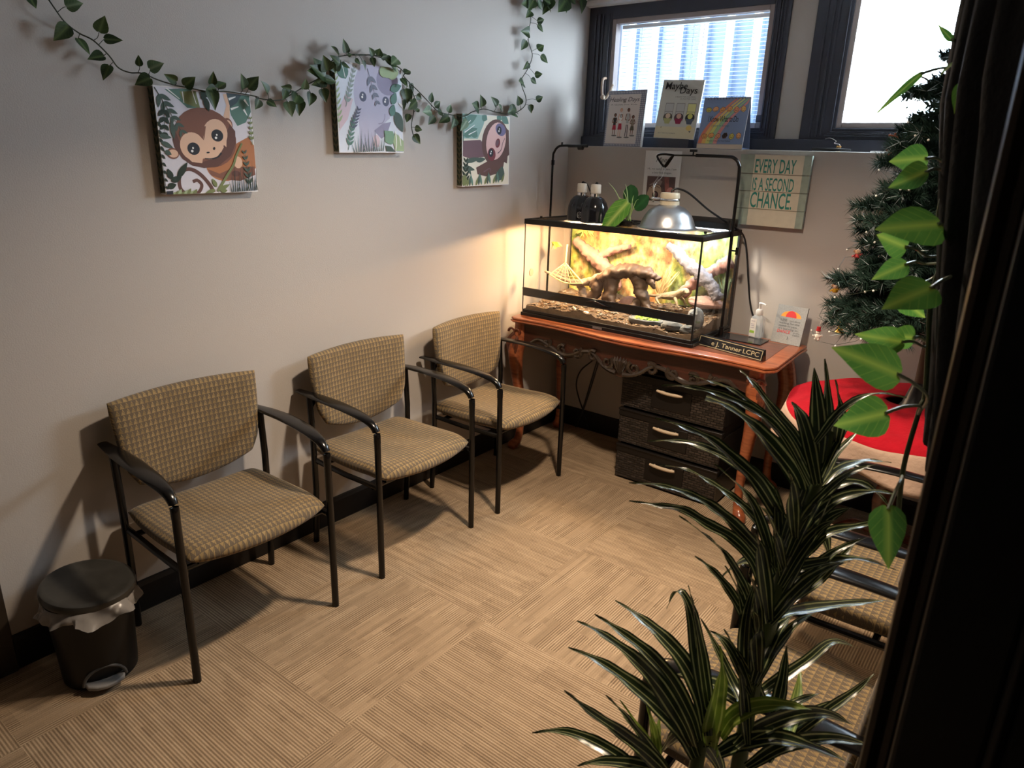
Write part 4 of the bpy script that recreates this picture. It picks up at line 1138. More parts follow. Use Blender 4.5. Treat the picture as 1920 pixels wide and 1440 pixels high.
for i in range(12): a.stroke([(.6 + .03 * i, .97), (.64 + .03 * i, .7 + .02 * (i % 3))], .006, .003, dk)
for i in range(14): a.ell(.08 + .035 * i, .6 - .02 * (i % 4), .012, .02, dk)
obj('photo', b, mats, t, world=True, smooth=False)

# books on the ledge: leaning boards with printed covers. frame: u across, v up the cover, face towards -y
def book(name, label, x0, w, h, yb, zb, lean, thick, draw, cat, spine=None, roll=0, yaw=0):
    t = thing(name, label, cat, (x0 + w / 2, yb, zb))
    Rm = Matrix.Rotation(math.radians(yaw), 4, 'Z') @ Matrix.Rotation(math.radians(-lean), 4, 'X') @ Matrix.Rotation(math.radians(roll), 4, 'Y')
    b = nb()
    mats = [M_PAPER]
    box(b, (-w / 2, .001, 0), (w / 2, thick, h), 0)
    bmesh.ops.recalc_face_normals(b, faces=b.faces)
    a = Art(b, (-w / 2, 0, 0), (w, 0, 0), (0, 0, h), mats)
    a.n = V((0, -1, 0))
    tx = draw(a, w, h)
    b.transform(Rm)
    obj('cover', b, mats, t, smooth=False)
    if tx:
        for body, u, v, hh, ww, kw in tx:
            g = nb()
            mi = kw.pop('mi', 0)
            text_bm(g, body, (-w / 2 + u * w, -.0052, v * h), (1, 0, 0), (0, 0, 1), hh, width=ww, mi=mi, **kw)
            g.transform(Rm)
            obj('lettering', g, [M_INK, pal('print_grey', (120, 118, 116)), pal('print_teal', (60, 130, 140))], t, smooth=False)
    return t, Rm

def person_fig(a, x, y0, hh, top, bottom, skin, hair, bk):
    """small printed figure standing at x, feet at y0"""
    a.ell(x + .02, y0 - .005, .07, .012, pal('print_grey', (120, 118, 116)))
    for s in (-1, 1):
        a.stroke([(x + s * .018, y0 + hh * .42), (x + s * .026, y0 + .01)], .010, .008, skin if bottom[1] == 's' else bottom[0])
    if bottom[1] == 's': a.poly([(x - .035, y0 + hh * .5), (x + .035, y0 + hh * .5), (x + .055, y0 + hh * .25), (x - .055, y0 + hh * .25)], bottom[0])
    a.poly([(x - .04, y0 + hh * .80), (x + .04, y0 + hh * .80), (x + .034, y0 + hh * .46), (x - .034, y0 + hh * .46)], top)
    a.stroke([(x - .04, y0 + hh * .78), (x - .062, y0 + hh * .6), (x - .02, y0 + hh * .58)], .010, .008, skin)
    a.stroke([(x + .04, y0 + hh * .78), (x + .06, y0 + hh * .6), (x + .02, y0 + hh * .56)], .010, .008, skin)
    a.ell(x, y0 + hh * .91, .036, .034, hair); a.ell(x + .004, y0 + hh * .895, .028, .028, skin)

def healing(a, w, h):
    g1, gw, pp = pal('print_gingham_grey', (128, 132, 150)), pal('print_gingham_white', (206, 208, 214)), pal('print_offwhite', (226, 218, 214))
    a.poly([(0.003, .003), (.997, .003), (.997, .997), (.003, .997)], gw)
    for i in range(24): a.poly([(i / 24 + .006, .004), (i / 24 + .024, .004), (i / 24 + .024, .996), (i / 24 + .006, .996)], g1)
    for i in range(28): a.poly([(.004, i / 28 + .006), (.996, i / 28 + .006), (.996, i / 28 + .017), (.004, i / 28 + .017)], g1)
    a.poly([(.05, .05), (.86, .05), (.86, .93), (.05, .93)], pp)
    rd, dk, sk1, sk2, wh = pal('print_red', (190, 52, 74)), pal('print_charcoal', (54, 50, 52)), pal('print_skin_light', (222, 176, 156)), pal('print_skin_brown', (124, 88, 72)), pal('print_white', (240, 240, 238))
    person_fig(a, .25, .20, .40, dk, (rd, 's'), sk2, dk, dk)
    person_fig(a, .40, .17, .53, wh, (rd, 's'), sk1, pal('print_ginger', (206, 150, 110)), dk)
    a.ell(.41, .55, .035, .032, dk); a.ell(.41, .55, .022, .02, wh); a.ell(.41, .55, .010, .01, dk)
    person_fig(a, .59, .17, .53, pal('print_light_grey', (186, 188, 188)), (dk, 'l'), sk2, dk, dk)
    person_fig(a, .73, .20, .36, pal('print_khaki', (150, 136, 122)), (pal('print_olive', (96, 92, 76)), 's'), sk2, dk, dk)
    return [('Healing Days', .45, .80, .023, .185, dict(shear=.25, bold=-.004)), ('A Guide For Kids', .45, .735, .007, .165, dict(mi=1))]
book('picture_book', 'book with a grey gingham border on the window ledge, leftmost of the three', .214, .236, .288, .018, 1.669, 6, .022, healing, 'book', yaw=-2)

def maybe(a, w, h):
    a.poly([(.003, .003), (.997, .003), (.997, .997), (.003, .997)], pal('print_pearl', (206, 208, 202)))
    a.poly([(.003, .003), (.997, .003), (.997, .2), (.003, .2)], pal('print_pale_yellow', (222, 214, 184)))
    for i, (c1, c2, c3) in enumerate((((222, 200, 178), (96, 92, 84), (182, 186, 128)), ((214, 176, 160), (86, 72, 80), (150, 40, 82)), ((206, 204, 110), (52, 54, 58), (92, 104, 124)))):
        x = .17 + i * .275
        a.poly([(x, .30), (x + .20, .30), (x + .20, .60), (x, .60)], pal('print_pane_%d' % i, (196, 198, 198) if i < 2 else (222, 220, 150)))
        for s in (((x, .30), (x, .60)), ((x + .20, .30), (x + .20, .60)), ((x, .60), (x + .20, .60)), ((x, .46), (x + .20, .46))): a.stroke(s, .004, .004, pal('print_grey', (120, 118, 116)))
        a.ell(x + .10, .36, .115, .075, pal('print_fig_a%d' % i, c2)); a.ell(x + .10, .385, .06, .045, pal('print_fig_b%d' % i, c1))
        a.poly([(x, .34), (x + .2, .34), (x + .16, .25), (x + .05, .25)], pal('print_fig_c%d' % i, c3))
    a.ell(.84, .19, .07, .045, pal('print_yellow', (226, 200, 120)))
    a.stroke([(.86, .14), (.88, .12), (.90, .14)], .008, .004, M_INK); a.stroke([(.14, .18), (.16, .19)], .008, .006, M_INK)
    return [('Maybe', .36, .835, .036, .122, dict(bold=.006, shear=.1)), ('Days', .68, .765, .034, .095, dict(bold=.006)), ('A BOOK FOR CHILDREN', .62, .695, .0075, .11, dict(mi=1)), ('IN FOSTER CARE', .70, .660, .0075, .085, dict(mi=1)), ('ABOUT TODAY AND TOMORROW', .32, .075, .005, .10, dict(mi=1))]
t, Rm = book('picture_book', 'tall white book with three small window drawings, middle of the three on the ledge', .520, .226, .288, .020, 1.7145, 9, .012, maybe, 'book', roll=2.0)
obj('stand_block', bx((-.085, .002, -.0455, .088, .06, -.002)), M_FRAME, t, smooth=False)

def flip(a, w, h):
    a.poly([(.003, .003), (.997, .003), (.997, .997), (.003, .997)], pal('print_sky_blue', (130, 150, 188)))
    for k, c in enumerate(((226, 138, 112), (232, 190, 112), (214, 214, 128), (160, 196, 150), (222, 150, 146))):
        o = k * .085
        P, Q = [], []
        for i in range(9):
            q = i / 8
            P.append((.01 + o + .70 * q ** 1.7, .01 + .98 * q)); Q.append((.095 + o + .66 * q ** 1.7, .01 + .98 * q))
        a.poly(P + Q[::-1], pal('print_rainbow_%d' % k, c))
    ln = pal('print_line_brown', (110, 76, 62))
    for row, y in ((0, .74), (1, .17)):
        for i in range(6):
            x = .14 + i * .15
            c = ((206, 196, 96), (232, 170, 116), (226, 158, 92), (236, 168, 104), (228, 158, 120), (230, 182, 110))[(i + row * 2) % 6]
            if row == 1 and i == 3: c = (40, 36, 40)
            a.ell(x, y + .015 * (i % 2), .074, .060, ln, 20 * i, 6); a.ell(x, y + .015 * (i % 2), .066, .052, pal('print_face_%d%d' % (row, i), c), 20 * i, 6)
            a.stroke([(x - .03, y - .01), (x, y - .025), (x + .03, y - .01)], .004, .004, ln)
            for s in (-1, 1): a.ell(x + s * .022, y + .018, .006, .008, ln, 0, 8)
    return [('I Know What to Do', .50, .475, .030, .155, dict(shear=.08, spacing=.9)), ('a book of feelings', .46, .375, .009, .09, dict(mi=2)), ('A Book of Ideas for Hard Feelings', .48, .055, .006, .12, dict())]
t, Rm = book('flip_book', 'spiral bound flip book with a blue rainbow cover on the window ledge', .775, .236, .222, .006, 1.690, 10, .004, flip, 'book', yaw=0)
b = nb()
for i in range(13):
    x = -.098 + i * .0158
    tube(b, [Rm @ V((x + .0012 * math.sin(q * 2), .003 + .009 * math.cos(q), .222 + .009 * math.sin(q))) for q in [2 * PI * k / 12 for k in range(13)]], .0011, 5)
obj('spiral_binding', b, M_BLACK, t)
b = nb()                                                                     # tent-shaped back board and foot
prism(b, [(0, -.021), (.105, -.021), (.041, .219), (.036, .219), (.096, -.015), (.0, -.015)], (-.118, 0, 0), (0, 1, 0), (0, 0, 1), (.236, 0, 0))
obj('easel_back', b, pal('board_blue_grey', (120, 134, 164)), t, smooth=False)
obj('foot', bx((-.118, -.0005, -.021, .118, .0035, -.001)), pal('foot_cream', (214, 202, 186)), t, smooth=False)

# small dark things on the ledge
b = nb(); tube(b, [(1.33, .05, 1.6765), (1.42, .045, 1.6765), (1.50, .05, 1.6765)], [.006, .009, .005], 8, flat=.8, up=(0, 0, 1))
single('window_wedge', b, M_BLACKP, (1.42, .047, 1.67), 'thin black strip lying on the ledge left of the right window', 'strip')
b = nb(); tube(b, [(1.58, .06, 1.672), (1.70, .055, 1.674), (1.86, .05, 1.676)], .003, 6)
single('white_rod', b, M_WHITE, (1.72, .055, 1.67), 'thin white rod lying on the ledge under the right window', 'rod')
b = nb()
tube(b, cr([(1.36, .13, 1.725), (1.39, .10, 1.728), (1.42, .09, 1.715), (1.415, .085, 1.705), (1.44, .08, 1.70), (1.445, .075, 1.685)], 4), .0012, 5)
for i in range(9): ball(b, (1.432 + (i % 3) * .007, .07 + (i // 3) * .003, 1.672 + (i // 3) * .009), .0045, 6, 4, 1)
single('bead_string', b, [M_WHITE, mat('amber_bead', (.5, .25, .06), .3)], (1.436, .074, 1.67), 'little cluster of amber beads on a white string at the corner of the right window', 'beads')

# ---------------------------------------------------------------- cherry console table
t = thing('console_table', 'carved reddish cherry console table with curved legs under the glass tank', 'table', (.78, -.32, 0))
def front_y(x):
    s = (x - .78) / .715
    return -.600 - .022 * math.cos(s * PI * 1.5) * (1 - .3 * abs(s))
def top_outline(off):
    P = []
    for i in range(33):
        x = .095 + off + (1.465 - .095 - 2 * off) * i / 32
        P.append((x, front_y(x) + off))
    P += [(1.492 - off, -.560 + off * .4), (1.500 - off, -.53), (1.482 - off, -.15), (1.486 - off, -.07), (1.475 - off, -.045 - off), (.085 + off, -.045 - off), (.07 + off, -.07), (.078 + off, -.15), (.058 + off, -.53), (.066 + off, -.575 + off * .4)]
    return P
b = nb()
rings = []
for off, z in ((.016, .748), (.004, .752), (0, .758), (.002, .763), (.010, .766), (.004, .770), (.006, .776), (.013, .778)):
    rings.append([b.verts.new((x, y, z)) for x, y in top_outline(off)])
for A, B in zip(rings, rings[1:]):
    n = len(A)
    for i in range(n): b.faces.new((A[i], A[(i + 1) % n], B[(i + 1) % n], B[i]))
b.faces.new(rings[-1]); b.faces.new(list(reversed(rings[0])))
bmesh.ops.recalc_face_normals(b, faces=b.faces)
tt = obj('tabletop', b, M_WOOD, t, world=True, angle=35)
b = nb(); prism(b, [(x, y) for x, y in top_outline(.075)], (0, 0, .7782), (1, 0, 0), (0, 1, 0), (0, 0, .0008))
obj('inlay_panel', b, M_WOODD, tt, world=True, smooth=False)
def leg(b, x, y, sx, sy):
    tube(b, cr([(x, y, .752), (x, y, .70), (x + sx * .012, y + sy * .012, .64), (x + sx * .026, y + sy * .024, .57), (x + sx * .018, y + sy * .018, .46), (x - sx * .004, y - sy * .002, .30),
                (x - sx * .012, y - sy * .010, .15), (x - sx * .002, y - sy * .002, .06), (x + sx * .022, y + sy * .022, .022), (x + sx * .030, y + sy * .030, .001)], 5),
         [.034, .036, .042, .040, .031, .024, .019, .021, .030, .026], 14, up=(0, 1, 0), power=2.6)
def acanthus(b, x, y, sx, sy):
    for i in range(7):                                                        # fan of carved lobes on the knee
        a = (i - 3) * .26
        u = V((sx * .7 * math.cos(a) - sy * 0, 0, 0))
        side = V((math.sin(a) * .9, -math.sin(a) * .2, 0))
        p0 = V((x + sx * .030, y + sy * .034, .685)) + side * .030
        p1 = V((x + sx * .050, y + sy * .056, .635)) + side * .058
        p2 = V((x + sx * .048, y + sy * .054, .575)) + side * .040
        p3 = V((x + sx * .036, y + sy * .040, .50)) + side * .010
        tube(b, cr([p0, p1, p2, p3], 4), [.005, .010, .009, .003], 7)
    for k in (-1, 1):
        tube(b, cr([V((x + sx * .03 + k * .020, y + sy * .05, .69)) + V((k * .020 * math.cos(q), -.004, .020 * math.sin(q))) for q in [i * .6 for i in range(9)]], 3), [.007, .003], 6)
for x, y, sx, sy in ((.105, -.525, -1, -1), (1.405, -.512, 1, -1), (.105, -.11, -1, 1), (1.405, -.11, 1, 1)):
    b = nb(); leg(b, x, y, sx * .75, sy * .75)
    L_ = obj('leg', b, M_WOOD, t, world=True)
    if sy < 0:
        b = nb(); acanthus(b, x, y, sx * .55, sy * .75)
        obj('acanthus_carving', b, M_WOODD, L_, world=True)
b = nb()
top, bot = [], []
N_ = 64
for i in range(N_ + 1):
    x = .13 + (1.385 - .13) * i / N_
    s = (x - .757) / .63
    zb = .655 - .075 * math.exp(-(s / .17) ** 2) + .035 * math.exp(-((abs(s) - .30) / .09) ** 2) - .040 * math.exp(-((abs(s) - .52) / .12) ** 2) + .0 - .06 * max(0, abs(s) - .80) ** 1.2 * 3
    top.append((x, .752)); bot.append((x, zb))
yy = [front_y(x) + .050 for x, z in top]
for k, dy in ((0, 0), (1, .018)):
    A = [b.verts.new((x, y + dy, z)) for (x, z), y in zip(top, yy)]
    B = [b.verts.new((x, y + dy, z)) for (x, z), y in zip(bot, yy)]
    if k == 0: A0, B0 = A, B
    for i in range(N_):
        f = (A[i], A[i + 1], B[i + 1], B[i])
        b.faces.new(f if k else f[::-1])
for i in range(N_): b.faces.new((B0[i], B0[i + 1], B[i + 1], B[i]))
box(b, (.12, -.50, .66), (.138, -.12, .752)); box(b, (1.372, -.50, .66), (1.39, -.12, .752)); box(b, (.13, -.125, .66), (1.38, -.107, .752))
bmesh.ops.recalc_face_normals(b, faces=b.faces)
ap = obj('apron', b, m_wood('cherry_with_shade', (.030, .010, .007), (.075, .022, .012), .3), t, world=True, angle=30)  # shade under the tabletop put into the apron's wood colour
b = nb()
for cx in (.757,):
    for sg in (-1, 1):
        for ox, oz, rr, tw in ((.075, .640, .034, 1), (.165, .655, .028, -1), (.27, .650, .030, 1), (.37, .640, .030, -1), (.47, .66, .024, 1)):
            P = []
            for i in range(16):
                q = i * .52
                r = rr * (1 - i / 20)
                x = cx + sg * (ox + r * math.cos(q * tw + 2.2))
                P.append((x, front_y(x) + .045, oz + r * math.sin(q * tw + 2.2)))
            tube(b, cr(P, 2), [.013, .005], 8)
        P = [(cx + sg * x, front_y(cx + sg * x) + .046, z) for x, z in ((.02, .60), (.06, .605), (.11, .625), (.17, .668), (.24, .66), (.30, .628), (.36, .618), (.43, .64), (.52, .67), (.58, .64))]
        tube(b, cr(P, 4), [.015, .010, .014, .008], 8)
    for k in range(5):
        a = (k - 2) * .4
        x = cx + .045 * math.sin(a)
        tube(b, [(cx + .01 * math.sin(a), front_y(cx) + .045, .602), (x, front_y(x) + .040, .645 + .02 * math.cos(a)), (x * 1.0, front_y(x) + .046, .672 + .012 * math.cos(a))], [.004, .010, .003], 7)
obj('scroll_carving', b, mat('near_black_carving', (.030, .020, .014), .25, coat=.5), ap, world=True)

# ---------------------------------------------------------------- drawer unit under the table
t = thing('drawer_unit', 'dark brown woven plastic drawer tower under the cherry table', 'drawers', (1.0, -.28, 0))
wv = bpy.data.materials.new('dark_woven_plastic')
_, N, L = NT(wv)
pb = N['Principled BSDF']
pb.inputs['Roughness'].default_value = .32
tc = N.new('ShaderNodeTexCoord')
mp = N.new('ShaderNodeMapping')
mp.inputs['Rotation'].default_value = (PI / 2, 0, 0)
L.new(tc.outputs['Object'], mp.inputs[0])
br = N.new('ShaderNodeTexBrick')
br.inputs['Scale'].default_value = 1
br.inputs['Brick Width'].default_value = .030
br.inputs['Row Height'].default_value = .0125
br.inputs['Mortar Size'].default_value = .0022
br.inputs['Mortar Smooth'].default_value = .6
br.inputs['Color1'].default_value = (.012, .009, .0075, 1)
br.inputs['Color2'].default_value = (.045, .034, .028, 1)
br.inputs['Mortar'].default_value = (.003, .0025, .0025, 1)
L.new(mp.outputs[0], br.inputs['Vector'])
L.new(br.outputs[0], pb.inputs['Base Color'])
bp = N.new('ShaderNodeBump'); bp.invert = True
bp.inputs['Strength'].default_value = .9
bp.inputs['Distance'].default_value = .003
L.new(br.outputs['Fac'], bp.inputs['Height'])
L.new(bp.outputs[0], pb.inputs['Normal'])
plain = mat('dark_brown_plastic', (.009, .007, .006), .4, spec=.35)
b = nb()
box(b, (.735, -.465, 0), (.748, -.08, .592)); box(b, (1.252, -.465, 0), (1.265, -.08, .592)); box(b, (.735, -.09, 0), (1.265, -.08, .592))
box(b, (.728, -.475, .592), (1.272, -.075, .604)); box(b, (.735, -.465, .0), (1.265, -.08, .012))
for z in (.200, .398): box(b, (.735, -.462, z - .004), (1.265, -.08, z + .004))
bmesh.ops.recalc_face_normals(b, faces=b.faces)
obj('carcass', b, plain, t, world=True, bevel=.003)
for z0, z1 in ((.012, .192), (.208, .390), (.406, .586)):
    b = nb()
    zt = z1 - .038
    for q, m in (((.726, -.482, z0, 1.274, -.466, zt), 0), ((.724, -.486, zt, 1.276, -.464, z1), 1), ((.722, -.490, z1 - .008, 1.278, -.462, z1 + .002), 1), ((.895, -.4855, z0 + .03, 1.105, -.48, zt), 1)):
        box(b, q[:3], q[3:], m)
    for q in ((.73, -.46, z0, .745, -.12, zt), (1.255, -.46, z0, 1.27, -.12, zt)): box(b, q[:3], q[3:], 1)
    bmesh.ops.recalc_face_normals(b, faces=b.faces)
    d = obj('drawer', b, [wv, plain], t, world=True, bevel=.002)
    b = nb()
    z = zt - .018
    tube(b, cr([(.930, -.502, z + .002), (.96, -.505, z), (1.0, -.506, z - .001), (1.04, -.505, z), (1.066, -.502, z + .002)], 4), [.006, .0085, .009, .0085, .006], 10)
    for x in (.95, 1.045): tube(b, [(x, -.484, z), (x, -.505, z)], .004, 8)
    obj('handle', b, mat('pale_tan_handle', (.55, .43, .30), .45), d, world=True)

# ---------------------------------------------------------------- glass tank
TX0, TX1, TY0, TY1, TZ0, TZ1 = .092, 1.082, -.507, -.054, .7782, 1.293
t = thing('glass_tank', 'large lit glass reptile tank with black trim on the cherry table', 'tank', (.587, -.28, TZ0))
def ring(b, x0, x1, y0, y1, z0, z1, w, mi=0):
    for q in ((x0, y0, z0, x1, y0 + w, z1), (x0, y1 - w, z0, x1, y1, z1), (x0, y0 + w, z0, x0 + w, y1 - w, z1), (x1 - w, y0 + w, z0, x1, y1 - w, z1)):
        box(b, q[:3], q[3:], mi)
b = nb()
ring(b, TX0 - .006, TX1 + .006, TY0 - .006, TY1 + .004, TZ0, TZ0 + .018, .02)
ring(b, TX0, TX1, TY0, TY1, TZ0 + .018, TZ0 + .034, .012)
box(b, (TX0, TY0, TZ0 + .002), (TX1, TY1, TZ0 + .012))
bmesh.ops.recalc_face_normals(b, faces=b.faces)
obj('base_frame', b, M_BLACKP, t, world=True, bevel=.002)
b = nb()
ring(b, TX0 - .004, TX1 + .004, TY0 - .004, TY1 + .004, TZ1 - .027, TZ1 - .004, .014)
ring(b, TX0 - .004, TX1 + .004, TY0 - .004, TY1 + .004, TZ1 - .006, TZ1, .030)
box(b, (.575, TY0, TZ1 - .008), (.60, TY1, TZ1 - .001))
for x, y in ((.13, -.43), (1.045, -.42)): box(b, (x, y, TZ1), (x + .014, y + .006, TZ1 + .012))
bmesh.ops.recalc_face_normals(b, faces=b.faces)
obj('lid_frame', b, M_BLACKP, t, world=True, bevel=.002)
ms = bpy.data.materials.new('fine_black_wire_screen')
_, N, L = NT(ms)
pb = N['Principled BSDF']
pb.inputs['Base Color'].default_value = (.10, .10, .10, 1)
pb.inputs['Alpha'].default_value = .42
pb.inputs['Roughness'].default_value = .5
obj('screen', bx((TX0 + .02, TY0 + .02, TZ1 - .005, TX1 - .02, TY1 - .02, TZ1 - .0045)), ms, t, world=True, smooth=False)
G = M_GLASS
g4 = .004
obj('door_pane', bx((TX0 + .004, TY0 + .004, .926, .588, TY0 + .008, TZ1 - .026)), G, t, world=True, smooth=False)
obj('door_pane', bx((.586, TY0 + .010, .926, TX1 - .004, TY0 + .014, TZ1 - .026)), G, t, world=True, smooth=False)
obj('front_pane', bx((TX0 + .004, TY0 + .006, TZ0 + .03, TX1 - .004, TY0 + .010, .892)), G, t, world=True, smooth=False)
obj('side_pane', bx((TX0, TY0 + .012, TZ0 + .03, TX0 + g4, TY1, TZ1 - .026)), G, t, world=True, smooth=False)
obj('side_pane', bx((TX1 - g4, TY0 + .012, TZ0 + .03, TX1, TY1, TZ1 - .026)), G, t, world=True, smooth=False)
b = nb()
box(b, (TX0, TY0 - .004, .887), (TX1, TY0 + .012, .930)); box(b, (TX0, TY0 - .006, .922), (TX1, TY0 + .002, .932)); box(b, (TX0 + .002, TY0 - .005, .887), (TX1 - .002, TY0, .892))
bmesh.ops.recalc_face_normals(b, faces=b.faces)
fb = obj('front_rail', b, M_GLOSS, t, world=True, bevel=.0015)
b = nb(); tube(b, cr([(.50, TY0 - .006, .912), (.54, TY0 - .009, .921), (.575, TY0 - .0095, .917), (.61, TY0 - .009, .909), (.645, TY0 - .006, .905)], 4), [.003, .008, .006, .008, .003], 8, flat=.6)
box(b, (.548, TY0 - .012, .906), (.60, TY0 - .004, .918))
obj('door_latch', b, M_GLOSS, fb, world=True, bevel=.001)
for x, y, w in ((TX0 - .001, TY0, .004), (TX1 - .006, TY0, .007), (TX1 - .009, TY1 - .008, .010), (TX0 - .001, TY1 - .006, .006)): obj('corner_seal', bx((x, y, TZ0 + .03, x + w, y + w, TZ1 - .02)), M_BLACKP, t, world=True, smooth=False)
obj('badge', bx((.548, TY0 - .0075, TZ0 + .004, .602, TY0 - .005, TZ0 + .015)), mat('grey_badge', (.25, .25, .26), .3, metal=.6), t, world=True, smooth=False)
# printed scenery sheet inside the back pane
bgm = bpy.data.materials.new('printed_desert_scenery')
_, N, L = NT(bgm)
pb = N['Principled BSDF']
pb.inputs['Roughness'].default_value = .6
tc = N.new('ShaderNodeTexCoord')
s = N.new('ShaderNodeSeparateXYZ'); L.new(tc.outputs['Object'], s.inputs[0])
mp = N.new('ShaderNodeMapping'); mp.inputs['Scale'].default_value = (7, 1, 2.6); L.new(tc.outputs['Object'], mp.inputs[0])
n1 = N.new('ShaderNodeTexNoise'); n1.inputs['Scale'].default_value = 1.6; n1.inputs['Detail'].default_value = 5; L.new(mp.outputs[0], n1.inputs['Vector'])
n2 = N.new('ShaderNodeTexNoise'); n2.inputs['Scale'].default_value = 24; n2.inputs['Detail'].default_value = 6; L.new(tc.outputs['Object'], n2.inputs['Vector'])
c = ramp(N, L, n1.outputs[0], [(.28, (.30, .12, .06)), (.40, (.46, .24, .12)), (.47, (.50, .40, .24)), (.54, (.34, .33, .09)), (.62, (.16, .24, .06)), (.74, (.42, .44, .28))])
c = mixc(N, L, .8, c, ramp(N, L, n2.outputs[0], [(.34, (.06, .06, .02)), (.5, (.45, .42, .28)), (.68, (.9, .85, .7))]), 'OVERLAY')
L.new(c, pb.inputs['Base Color'])
obj('scenery_sheet', bx((TX0 + .006, TY1 - .007, TZ0 + .03, TX1 - .006, TY1 - .004, TZ1 - .026)), bgm, t, world=True, smooth=False)
b = nb()
lathe(b, [(.001, 0), (.020, 0), (.020, .003), (.016, .004), (.001, .004)], (TX0 + .0045, -.445, 1.005), 24, axis=Matrix.Rotation(PI / 2, 3, 'Y'), sx=1.05, sy=.9)
obj('gauge_sticker', b, mat('brown_gauge', (.36, .24, .17), .5), t, world=True)

from mathutils import noise as mn
# substrate (loose bark and sand), a heap rising towards the back
from mathutils import noise as mn
def ground_z(x, y):
    f = (y - TY0) / (TY1 - TY0)
    z = .824 + .052 * f + .020 * max(0, (x - .7)) * f * 2
    z += .016 * mn.noise(V((x * 9, y * 9, 0))) + .008 * mn.noise(V((x * 30, y * 30, 3))) + .004 * mn.noise(V((x * 80, y * 80, 1)))
    if .18 < x < .62 and f < .6: z += .018 * math.sin((x - .18) / .44 * PI) * (1 - f)
    return max(.81, z)
b = nb()
sheet(b, lambda a, c: V((TX0 + .006 + (TX1 - TX0 - .012) * a, TY0 + .013 + (TY1 - TY0 - .022) * c, .793 if min(a, c, 1 - a, 1 - c) < 1e-6 else ground_z(TX0 + (TX1 - TX0) * a, TY0 + (TY1 - TY0) * c))), 130, 60)
r = random.Random(3)
for i in range(900):                                                          # chips
    x, y = r.uniform(TX0 + .02, TX1 - .02), r.uniform(TY0 + .02, TY1 - .02)
    m = Matrix.Translation((x, y, ground_z(x, y) + .002)) @ Matrix.Rotation(r.uniform(0, 6), 4, 'Z') @ Matrix.Rotation(r.uniform(-.6, .6), 4, 'X')
    l, w = r.uniform(.005, .014), r.uniform(.002, .005)
    box(b, (-l, -w, -.0015), (l, w, .0015), 1 + (i % 3), m)
o = single('substrate', b, [mat('brown_sand', (.105, .07, .042), .95, var=.45, vscale=40, bump=.5, bscale=120), mat('bark_tan', (.26, .16, .085), .9), mat('bark_brown', (.10, .055, .03), .9), mat('bark_grey', (.25, .22, .19), .9)],
           (.587, -.28, .79), 'bark chip and sand litter covering the tank floor', 'substrate', smooth=False)
o['kind'] = 'stuff'

BARK = mat('pale_branch_bark', (.30, .22, .16), .85, var=.45, vscale=30, bump=1, bscale=45)
PBARK = mat('pinkish_branch_bark', (.30, .165, .14), .85, var=.4, vscale=26, bump=1, bscale=45)
GBARK = mat('grey_branch_bark', (.15, .145, .17), .85, var=.6, vscale=42, bump=1.2, bscale=60)
DRIFT = mat('dark_driftwood', (.060, .032, .018), .6, var=.7, vscale=15, bump=.6, bscale=30)
def roughen(b, amp, sc, seed=0):
    b.normal_update()
    for v in b.verts:
        n = mn.noise(v.co * sc + V((seed, 0, 0))) + .5 * mn.noise(v.co * sc * 2.7 + V((0, seed, 0)))
        v.co += v.normal * (amp * n)

def branch(name, label, m, *paths, cat='branch', jit=.20):
    b = nb()
    for pts, rr, fl in paths: tube(b, cr(pts, 9), rr, 16, flat=fl, jit=jit)
    roughen(b, .007, 38, len(label))
    c = paths[0][0][0]
    return single(name, b, m, c, label, cat, angle=180)
branch('branch', 'forked pinkish branch high at the back left inside the tank', PBARK,
       ([(.14, -.09, 1.155), (.24, -.10, 1.10), (.32, -.11, 1.055), (.40, -.12, 1.00), (.46, -.14, .92)], [.026, .034, .040, .036, .03], 1), ([(.31, -.11, 1.07), (.37, -.10, 1.115), (.44, -.10, 1.14), (.50, -.10, 1.155)], [.022, .021, .019, .012], 1))
branch('branch', 'long thin gnarled branch arching low across the left half of the tank', BARK,
       ([(.105, -.33, 1.00), (.18, -.31, .975), (.27, -.29, .955), (.35, -.28, .965), (.43, -.27, 1.005), (.50, -.26, 1.045), (.555, -.25, 1.075)], [.006, .010, .016, .019, .018, .016, .012], 1), ([(.30, -.28, .955), (.32, -.27, .91), (.33, -.27, .86)], [.014, .02, .024], 1))
branch('branch', 'thick rough grey branch slanting down through the right half of the tank', GBARK,
       ([(.735, -.13, 1.19), (.80, -.14, 1.155), (.88, -.16, 1.105), (.96, -.17, 1.06), (1.02, -.18, 1.01), (1.06, -.19, .965)], [.016, .026, .030, .033, .030, .026], 1))
branch('branch', 'pinkish branch crossing behind the thick grey branch in the tank', PBARK,
       ([(.83, -.12, .94), (.88, -.11, 1.0), (.95, -.10, 1.06), (1.01, -.10, 1.10), (1.065, -.10, 1.14)], [.030, .028, .026, .030, .034], 1))
b = nb()
